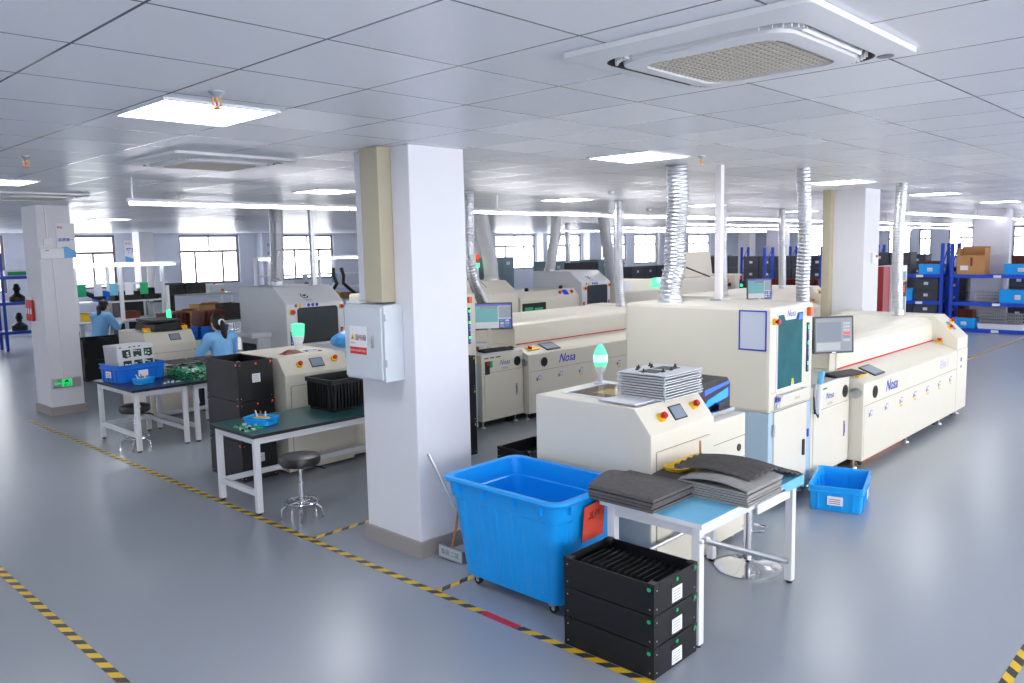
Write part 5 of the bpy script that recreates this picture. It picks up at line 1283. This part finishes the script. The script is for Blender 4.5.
# ------------------------------------------------------------------ assembly benches at the back left
def bench(label, x0, x1, y, zb=.93, top=2.03, cards=6):
    t = thing('assembly_bench', label, 'workbench', ((x0 + x1) / 2, y, 0))
    d = .75
    obj('worktop', G('grey_device').box(x0 - .3, y - .2, zb - .04, x1 + .3, y + d, zb, .004), t)
    n = 3
    for k in range(n):
        x = x0 + (x1 - x0) * k / (n - 1)
        for yy in (y + .02, y + d - .06): obj('post', G('white_steel').box(x - .035, yy, zb, x + .035, yy + .05, top + .03), t)
        for yy in (y - .15, y + d - .06): obj('leg', G('white_steel').box(x - .03, yy, 0, x + .03, yy + .05, zb - .041), t)
    for z in (1.31, 1.66):
        obj('shelf', G('white_steel').box(x0 - .3, y + .075, z - .03, x1 + .12, y + d - .065, z), t) if z < 1.5 else obj('rail', G('white_steel').box(x0 - .3, y + .025, z - .02, x1 + .1, y + .065, z + .02), t)
    obj('top_rail', G('white_steel').box(x0 - .4, y + .02, top + .032, x1 + .45, y + .07, top + .06), t)
    L = (x1 - x0 + .6) / 4
    for k in range(4): obj('light_bar', G('cool_led').box(x0 - .3 + k * L, y - .06, top - .02, x0 - .3 + (k + .92) * L, y + .0, top + .015), t)
    for k in range(cards):
        x = x0 + .1 + (x1 - x0 - .2) * k / max(1, cards - 1)
        obj('hanging_card', G(['green_card', 'paper_grey', 'mat_sky', 'paper', 'green_mark', 'paper_grey'][k % 6]).box(x - .08, y + .018, 1.43, x + .08, y + .0248, 1.67), t)
    return t
bench('white framed assembly bench with lights at the far left, in front of the seated person', 5.5, 7.2, 17.0)
bench('white framed assembly bench with lights behind the hooded machine left of the main column', 10.2, 13.9, 17.9, .98, 2.06, 5)
for k, (x, l) in enumerate(((12.1, 'fume hose arm with twin black hoses at the bench behind the hooded machine'), (13.6, 'fume hose arm at the bench close to the main column'))):
    t = thing('fume_arm', l, 'hose', (x, 18.1, .98))
    for s in (-1, 1): obj('hose', G('black').tube([(x + s * .12, 17.85, 1.80), (x + s * .15, 17.8, 1.6), (x + s * .1, 17.75, 1.4), (x + s * .25, 17.7, 1.25), (x + s * .4, 17.65, 1.12)], .045, 10), t)
    obj('nozzle', G('black').cyl((x - .4, 17.65, 1.13), (x - .45, 17.6, 1.02), .05, .08), t)
t = thing('fume_arm', 'black hose arm on the far left bench beside the left column', 'hose', (5.6, 17.1, 1.31))
obj('hose', G('black').tube([(5.45, 17.2, 1.75), (5.6, 17.15, 1.55), (5.85, 17.1, 1.42), (6.05, 17.1, 1.38)], .05, 10), t); obj('base', G('black').cyl((5.45, 17.2, 1.312), (5.45, 17.2, 1.75), .03), t)
for x, z, s, m_, l in ((6.55, 1.3105, (.55, .35, .17), 'esd_black', 'black box on the shelf of the far left bench'), (7.02, 1.3105, (.3, .35, .22), 'esd_black', 'second black box at the right end of the far left bench shelf'),
                       (6.05, 1.3105, (.22, .3, .2), 'crate_blue_dark', 'blue bin on the shelf of the far left bench'), (5.75, .9305, (.3, .3, .16), 'yellow', 'yellow bin on the worktop of the far left bench'),
                       (6.6, .9305, (.3, .25, .14), 'bakelite', 'brown tray on the worktop of the far left bench'), (6.75, .9305, (.0, .0, .0), 'yellow', ''),
                       (6.5, .9305, (.0, .0, .0), 'yellow', ''), (7.15, .9305, (.2, .3, .3), 'grey_device', 'grey meter on the worktop of the far left bench'),
                       (10.9, .9805, (.5, .3, .2), 'yellow', 'yellow bin on the bench behind the hooded machine'), (12.9, .9805, (.8, .3, .14), 'card_brown', 'brown carton on the bench behind the hooded machine'), (12.15, .9805, (.3, .3, .18), 'yellow', 'second yellow bin on the bench behind the hooded machine')):
    if s[0] == 0: continue
    g = G(m_).prism([(x - s[0] / 2, z), (x + s[0] / 2, z), (x + s[0] / 2 + .02, z + s[2]), (x - s[0] / 2 - .02, z + s[2])], 'y', 17.2 if x < 9 else 18.1, (17.2 if x < 9 else 18.1) + s[1], b=.01)
    g.box(x - s[0] * .45, (17.2 if x < 9 else 18.1) + .03, z + s[2], x + s[0] * .45, (17.2 if x < 9 else 18.1) + s[1] - .03, z + s[2] + .01, m='black')
    single('bench_bin', g, l, 'bin')
# low black boxes before the far left bench
for k, (x, z) in enumerate(((4.98, .002), (5.38, .002), (4.98, .38), (5.38, .38))):
    if k != 9: esd_box('turnover_box', ['lower left', 'lower right', 'upper left', 'upper right'][k] + ' black box of the low stack before the far left bench', x, 15.3, z, x + .385, 15.85, z + .37, 0, 'tin', 'black boxes before the far left bench', False)

# table with blue crates, brown plates behind the person with the hair tie
table('work_table', 'low table carrying blue crates of brown plates behind the person with the hair tie', 5.3, 12.6, 6.45, 13.4, .80, 'table_navy', 'table_edge')
crate('plastic_crate', 'blue crate with brown plates left of the ponytailed person', 5.63, 13.0, .8015, .54, .6, .24, 0, None, 'crate_blue_dark', False)
crate('plastic_crate', 'blue crate with brown plates right of the ponytailed person', 6.18, 13.0, .8015, .5, .6, .24, 0, None, 'crate_blue_dark', False)
for i, cx in enumerate((5.63, 6.18)):
    for k in range(6):
        x = cx - .18 + k * .07; l = .06 * (i and 1)
        single('brown_plate', G('bakelite').hexa([(x, 12.8, .82), (x + .012, 12.8, .82), (x + .012, 13.25, .82), (x, 13.25, .82), (x + l, 12.8, 1.28), (x + l + .012, 12.8, 1.28), (x + l + .012, 13.25, 1.28), (x + l, 13.25, 1.28)]),
               '%s upright brown plate from the left in the blue crate %s of the ponytailed person' % (NTH[k], ['left', 'right'][i]), 'plate', 'brown plates in the %s blue crate' % ['left', 'right'][i])
table('work_table', 'long table with cartons and a black box behind the brown plates', 6.6, 15.2, 8.4, 15.9, .93, 'table_navy', 'table_edge')
for x, y_, L, h_, l in ((6.9, 15.5, .3, .2, 'open brown carton at the left on the table behind the brown plates'), (7.3, 15.5, .34, .3, 'taller brown carton on the table behind the brown plates')):
    t = thing('carton', l, 'carton', (x, y_, .9315)); obj('walls', G('card_brown').box(x - L / 2, y_ - .2, 0.932, x + L / 2, y_ - .19, 0.93 + h_).box(x - L / 2, y_ + .19, 0.932, x + L / 2, y_ + .2, 0.93 + h_).box(x - L / 2, y_ - .19, 0.932, x - L / 2 + .01, y_ + .19, 0.93 + h_).box(x + L / 2 - .01, y_ - .19, 0.932, x + L / 2, y_ + .19, 0.93 + h_).box(x - L / 2 + .01, y_ - .19, 0.932, x + L / 2 - .01, y_ + .19, 0.95), t)
    obj('flap', G('card_brown').hexa([(x - L / 2, y_ - .2, 0.93 + h_), (x + L / 2, y_ - .2, 0.93 + h_), (x + L / 2, y_ - .19, 0.93 + h_), (x - L / 2, y_ - .19, 0.93 + h_), (x - L / 2, y_ - .36, 0.98 + h_), (x + L / 2, y_ - .36, 0.98 + h_), (x + L / 2, y_ - .35, 0.99 + h_), (x - L / 2, y_ - .35, 0.99 + h_)]), t)
esd_box('turnover_box', 'black box with rivets on the table behind the brown plates', 7.6, 15.3, .932, 8.05, 15.8, 1.22, 0, 'tin', None, False)
# monitor table by the back wall
table('work_table', 'grey table with two black monitors by the back windows', 8.9, 21.9, 11.3, 22.6, 1.13, 'grey_device', 'steel')
for x, l in ((9.62, 'left'), (10.24, 'right')):
    t = thing('old_monitor', '%s of two black screens on the table by the back windows' % l, 'monitor', (x, 22.2, 1.132))
    obj('case', G('black').prism([(22.05, 1.135), (22.05, 1.46), (22.4, 1.42), (22.4, 1.135)], 'x', x - .29, x + .29, b=.02), t)
    obj('screen', G('dark_screen').plate((x - .25, 22.048, 1.18), X, Z, [(0, 0), (.5, 0), (.5, .23), (0, .23)], .002), t)
t = thing('bench_instrument', 'white instrument with coloured knobs on the table by the back windows', 'instrument', (11.0, 22.2, 1.132))
obj('case', G('grey_device').box(10.7, 22.05, 1.133, 11.1, 22.45, 1.36, .03), t); obj('knob', G('red').cyl((10.85, 22.2, 1.36), (10.85, 22.2, 1.42), .03), t); obj('side_knob', G('orange').cyl((11.0, 22.04, 1.2), (11.0, 22.0, 1.2), .04), t)
esd_box('turnover_box', 'tall black cabinet box left of the monitor table', 8.0, 19.5, .002, 8.5, 20.0, 1.25, 0, 'tin', None, False)
esd_box('turnover_box', 'second tall black cabinet box under the monitor table', 7.2, 19.5, .002, 7.75, 20.0, 1.2, 0, 'tin', None, False)

# ------------------------------------------------------------------ blue racks
def rack_y(label, x, y0, y1, levels, top=2.13, d=.55, group=None):
    t = thing('storage_rack', label, 'rack', (x + d / 2, (y0 + y1) / 2, 0), group=group)
    for yy in (y0, y1):
        for xx in (x, x + d - .06): obj('upright', G('rack_blue').box(xx, yy - .035, 0, xx + .06, yy + .035, top), t)
        g = G('rack_blue')
        for k in range(4): g.tube([(x + .06, yy, .25 + k * .45), (x + d - .06, yy, .25 + (k + 1) * .45 if k % 2 else .25 + k * .45 + .2)], .015, 6)
        obj('side_brace', g, t)
    for z in levels:
        obj('beam', G('rack_blue').box(x - .012, y0 + .036, z - .085, x + .03, y1 - .036, z - .004).box(x + d - .03, y0 + .036, z - .085, x + d + .012, y1 - .036, z - .004), t)
        obj('shelf_board', G('rack_blue').box(x + .031, y0 + .036, z - .03, x + d - .031, y1 - .036, z - .003), t)
        for q in (.25, .6): obj('price_tag', G('paper').plate((x - .013, y0 + (y1 - y0) * q, z - .075), NY, Z, [(0, 0), (.16, 0), (.16, .06), (0, .06)], .002), t)
    return t
RX = 21.45
rack_y('blue storage rack at the far right with a carton on its top shelf', RX, 3.55, 5.80, (.09, .72, 1.38))
rack_y('blue storage rack right of the red cabinet, with black boxes', RX, 6.02, 8.3, (.09, .72, 1.38))
rack_y('blue storage rack with brown plates seen between the tall machine and the right column', 21.7, 9.1, 10.75, (.09, .5, .9), 2.1)
rack_y('blue rack frame in the distance right of the right column', 26.5, 9.3, 10.9, (.09, .9), 2.1)
rack_y('blue rack in the distance behind the thin foil duct', 26.5, 12.2, 14., (.09, .9), 2.1)
RB = dict(rz=0)
def rcrate(label, y, z, L=.55, h=.25, m='crate_blue', x=RX + .25): return crate('plastic_crate', label, x, y, z, .42, L, h, 0, None, m, True)
rcrate('blue crate with brown plates on the top shelf left of the far right rack uprights', 6.30, 1.378)
rcrate('blue crate with brown plates at the right end of the top rack shelf', 4.36, 1.378, .72)
rcrate('blue crate holding white boards on the middle shelf right of the red cabinet', 6.98, .718, .62, .3)
rcrate('blue crate at the right end of the middle shelf of the far right rack', 4.40, .718, .78, .3)
rcrate('blue crate with brown plates on the bottom shelf of the far right rack', 5.5, .088, .5, .25)
def plates(label, group, y, z, n, m='bakelite', w=.3, h=.3, sp=.055, x=RX + .1):
    for k in range(n): single('brown_plate' if m == 'bakelite' else 'wire_magazine', G(m).hexa([(x, y + k * sp, z), (x + w, y + k * sp, z), (x + w, y + k * sp + .014, z), (x, y + k * sp + .014, z), (x, y + k * sp + .03, z + h), (x + w, y + k * sp + .03, z + h), (x + w, y + k * sp + .044, z + h), (x, y + k * sp + .044, z + h)]), '%s from right, %s' % (NTH[k], label), 'plate', group)
plates('brown plate in the top shelf crate left of the rack uprights', 'brown plates in the top left rack crate', 6.1, 1.40, 7)
plates('brown plate in the crate at the right end of the top shelf', 'brown plates in the top right rack crate', 4.04, 1.40, 10, h=.42)
plates('brown plate in the bottom shelf crate of the far right rack', 'brown plates in the bottom rack crate', 5.3, .11, 7, h=.42)
for k in range(2): single('white_board', G('paper').hexa([(RX + .12, 7.0 + k * .1, .745), (RX + .4, 7.0 + k * .1, .745), (RX + .4, 7.015 + k * .1, .745), (RX + .12, 7.015 + k * .1, .745), (RX + .12, 7.16 + k * .1, 1.2), (RX + .4, 7.16 + k * .1, 1.2), (RX + .4, 7.175 + k * .1, 1.2), (RX + .12, 7.175 + k * .1, 1.2)]), '%s white board leaning in the blue crate right of the red cabinet' % ['right', 'left'][k], 'board')
t = thing('carton', 'open brown carton on the top shelf of the far right rack', 'carton', (RX + .25, 5.4, 1.378)); x0, x1, y0, y1, z0 = RX + .03, RX + .48, 5.1, 5.70, 1.379
obj('walls', G('card_brown').box(x0, y0, z0, x1, y1, z0 + .01).box(x0, y0, z0 + .01, x0 + .01, y1, z0 + .46).box(x1 - .01, y0, z0 + .01, x1, y1, z0 + .46).box(x0 + .01, y0, z0 + .01, x1 - .01, y0 + .01, z0 + .46).box(x0 + .01, y1 - .01, z0 + .01, x1 - .01, y1, z0 + .46), t)
obj('rear_flap', G('card_brown').box(x1 - .012, y0, z0 + .46, x1, y1, z0 + .66), t); obj('side_flap', G('card_brown').box(x0, y1 - .012, z0 + .46, x1 - .02, y1, z0 + .62).box(x0, y0, z0 + .46, x1 - .02, y0 + .012, z0 + .62), t)
obj('label_card', G('paper').plate((x0 - .001, y1 - .08, z0 + .1), NY, Z, [(0, 0), (.17, 0), (.17, .11), (0, .11)], .001).plate((x0 - .001, y1 - .29, z0 + .2), NY, Z, [(0, 0), (.05, 0), (.05, .2), (0, .2)], .001, 'bakelite'), t)
for (yy, zz, n, gname, lab) in ((4.88, .7185, 6, 'wire magazines on the middle shelf', 'wire magazine on the middle shelf of the far right rack'), (4.3, .2175, 12, 'wire magazines on the bottom shelf', 'wire magazine in the white tray on the bottom rack shelf')):
    for k in range(n):
        y_ = yy + k * .075; g = G('steel')
        for q in range(4): g.box(RX + .08, y_, zz + .002 + q * .075, RX + .4, y_ + .05, zz + .012 + q * .075)
        for a in (RX + .085, RX + .39): g.box(a, y_, zz + .002, a + .01, y_ + .01, zz + .25).box(a, y_ + .04, zz + .002, a + .01, y_ + .05, zz + .25)
        single('wire_magazine', g, '%s from right, %s' % (NTH[k], lab), 'magazine', gname)
t = thing('white_tray', 'white tray under the wire magazines on the bottom rack shelf', 'tray', (RX + .25, 4.7, .088)); g = G('paper'); loft(g, [rring(RX + .06, 4.28, RX + .4, 5.2, .03, .089), rring(RX + .03, 4.25, RX + .44, 5.22, .03, .217), rring(RX + .05, 4.27, RX + .42, 5.2, .03, .217), rring(RX + .05, 4.27, RX + .42, 5.2, .03, .21)], None, False, True, True); obj('tray_shell', g, t)
def blackstack(label, group, x, y, z, ny, nz, L=.42, H=.3, name='turnover_box', m='hazed_black', W=.5, along='y', mark=True):
    for i in range(ny):
        for k in range(nz):
            yy = y + i * (L + .02); zz = z + k * (H + .006)
            a = (x, yy, x + W, yy + L) if along == 'y' else (yy, x, yy + L, x + W)
            g = G(m).box(a[0], a[1], zz, a[2], a[3], zz + H - .03, .004).box(a[0] - .006, a[1] - .006, zz + H - .03, a[2] + .006, a[3] + .006, zz + H, .004)
            if along == 'y': g.plate((a[0] - .001, (a[1] + a[3]) / 2 + .05, zz + H * .4), NY, Z, [(0, 0), (.1, 0), (.1, .07), (0, .07)], .002, 'paper_grey')
            else: g.plate(((a[0] + a[2]) / 2 - .05, a[1] - .001, zz + H * .4), X, Z, [(0, 0), (.1, 0), (.1, .07), (0, .07)], .002, 'paper_grey')
            single(name, g, '%s %s column from the %s, %s box up' % (label, NTH[i], 'right' if along == 'y' else 'left', NTH[k]), 'box', group)
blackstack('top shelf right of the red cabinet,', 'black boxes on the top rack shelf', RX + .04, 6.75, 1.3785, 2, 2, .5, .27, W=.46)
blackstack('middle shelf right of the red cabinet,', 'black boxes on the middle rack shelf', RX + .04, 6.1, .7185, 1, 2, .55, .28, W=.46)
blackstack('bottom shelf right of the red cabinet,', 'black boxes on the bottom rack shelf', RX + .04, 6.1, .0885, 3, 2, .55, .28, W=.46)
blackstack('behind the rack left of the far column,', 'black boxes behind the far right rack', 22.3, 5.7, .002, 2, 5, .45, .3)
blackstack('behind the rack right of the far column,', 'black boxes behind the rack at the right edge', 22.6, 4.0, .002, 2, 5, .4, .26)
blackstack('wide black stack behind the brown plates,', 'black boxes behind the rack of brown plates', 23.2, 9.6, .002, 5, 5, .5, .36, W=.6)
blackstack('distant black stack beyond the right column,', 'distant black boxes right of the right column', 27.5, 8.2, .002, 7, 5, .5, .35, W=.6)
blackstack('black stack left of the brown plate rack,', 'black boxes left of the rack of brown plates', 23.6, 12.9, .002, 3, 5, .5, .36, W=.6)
plates('brown plate on the rack between tall machine and right column', 'brown plates on the middle blue rack', 9.2, .9, 23, h=.3, x=21.8, sp=.063)
# red and white cabinet
t = thing('red_cabinet', 'tall cabinet with dark red side and white front behind the long oven', 'cabinet', (16.6, 5.8, 0))
obj('plinth', G('rubber').box(16.05, 5.5, 0, 17.15, 5.8, .05), t)
obj('side_panel', G('red_cabinet').box(16.0, 5.5, .05, 16.35, 5.83, 1.72, .006), t)
obj('cabinet_body', G('white_steel').box(16.352, 5.46, .05, 17.2, 5.83, 1.72, .01), t)
obj('glass_door', G('equip_teal').plate((16.5, 5.458, .3), X, Z, [(0, 0), (.62, 0), (.62, 1.3), (0, 1.3)], .004), t)
obj('counter_display', G('black').plate((16.72, 5.452, 1.1), X, Z, [(0, 0), (.42, 0), (.42, .3), (0, .3)], .006).text('8:8', .2, (16.93, 5.445, 1.25), X, Z, 'led_red').plate((16.7, 5.453, 1.08), X, Z, [(0, 0), (.46, 0), (.46, .34), (0, .34)], .001, 'yellow'), t)
obj('hazard_mark', G('orange').plate((16.8, 5.453, .55), X, Z, [(0, 0), (.14, 0), (.07, .25)], .002), t)
# far left rack
t = thing('storage_rack', 'blue rack with black spindles behind the left column', 'rack', (5.5, 22.3, 0))
for x in (4.6, 5.5, 6.4):
    for y_ in (22.0, 22.5): obj('upright', G('rack_blue').box(x - .03, y_, 0, x + .03, y_ + .05, 2.35 if x < 6 else 1.9), t)
for z in (.47, 1.17, 1.79): obj('shelf', G('rack_blue').box(4.635, 21.98, z - .07, 6.365, 22.56, z), t)
obj('brace', G('rack_blue').tube([(4.6, 22.5, 1.7), (5.5, 22.5, .6)], .02, 6), t)
for k, (x, z) in enumerate(((5.85, 1.1705), (5.85, .4705), (5.1, 1.1705), (5.1, .4705))):
    single('black_spindle', G('black').lathe([(.17, 0), (.17, .12), (.12, .16), (.06, .2), (.06, .26), (.09, .3), (.05, .42), (0, .44)], (x, 22.25, z), 18), 'black spindle on the %s shelf of the far left rack, %s one' % (['middle', 'lower'][k % 2], ['right', 'left'][k // 2]), 'spindle')
single('green_sign_box', G('white_steel').box(5.6, 22.1, 1.791, 6.1, 22.3, 1.93, .01).plate((5.65, 22.098, 1.81), X, Z, [(0, 0), (.4, 0), (.4, .09), (0, .09)], .002, 'green_mark'), 'white box with green front on top of the far left rack', 'box')
single('white_roll', G('paper').cyl((6.25, 22.2, 1.1705), (6.25, 22.2, 1.42), .12, seg=20), 'white roll at the right end of the far left rack', 'roll')

# ------------------------------------------------------------------ grey equipment deep in the hall
for x, y_, L, h_, l in ((18.4, 18.0, 1.1, 1.95, 'tall teal grey equipment cabinet beyond the middle oven, topmost of the group'), (16.9, 18.0, 1.0, 1.65, 'teal grey equipment cabinet left of the topmost one beyond the middle oven'), (21.6, 18.0, 1.7, 1.75, 'wide teal grey cabinet right of the white post in the hall'),
                        (24.2, 18.0, 1.6, 1.75, 'second wide teal grey cabinet right of the white post in the hall'), (31.5, 18.0, 3.4, 1.75, 'long teal grey cabinet left of the big foil duct')):
    t = thing('equipment_cabinet', l, 'cabinet', (x, y_, 0)); obj('body', G('equip_teal').box(x - L / 2, y_, .05, x + L / 2, y_ + .8, h_, .02), t)
    obj('door_seam', G('cream_shadow_gap').box(x - .01, y_ - .004, .1, x + .01, y_ + .001, h_ - .06), t)
    for s in (-1, 1): obj('label_card', G('paper_grey').plate((x + s * L * .25 - .08, y_ - .001, h_ - .25), X, Z, [(0, 0), (.16, 0), (.16, .1), (0, .1)], .002), t)
    obj('plinth', G('black').box(x - L / 2 + .03, y_ + .03, 0, x + L / 2 - .03, y_ + .77, .049), t)
esd_box('turnover_box', 'black open box beside the grey fabric duct on the hooded machine', 18.6, 15.0, 1.0, 19.5, 15.6, 1.75, 0, 'tin', None, False)
table('work_table', 'dark table under the black open box deep in the hall', 18.3, 14.9, 20.0, 15.7, .998, 'table_navy', 'table_edge')
blackstack('low black row left of the big duct,', 'black boxes left of the big foil duct', 15.2, 21.5, .9, 7, 2, .7, .32, along='x', W=.5)
table('work_table', 'long dark table under the black box row left of the big foil duct', 21.3, 15.1, 26.7, 15.9, .898, 'table_navy', 'table_edge')
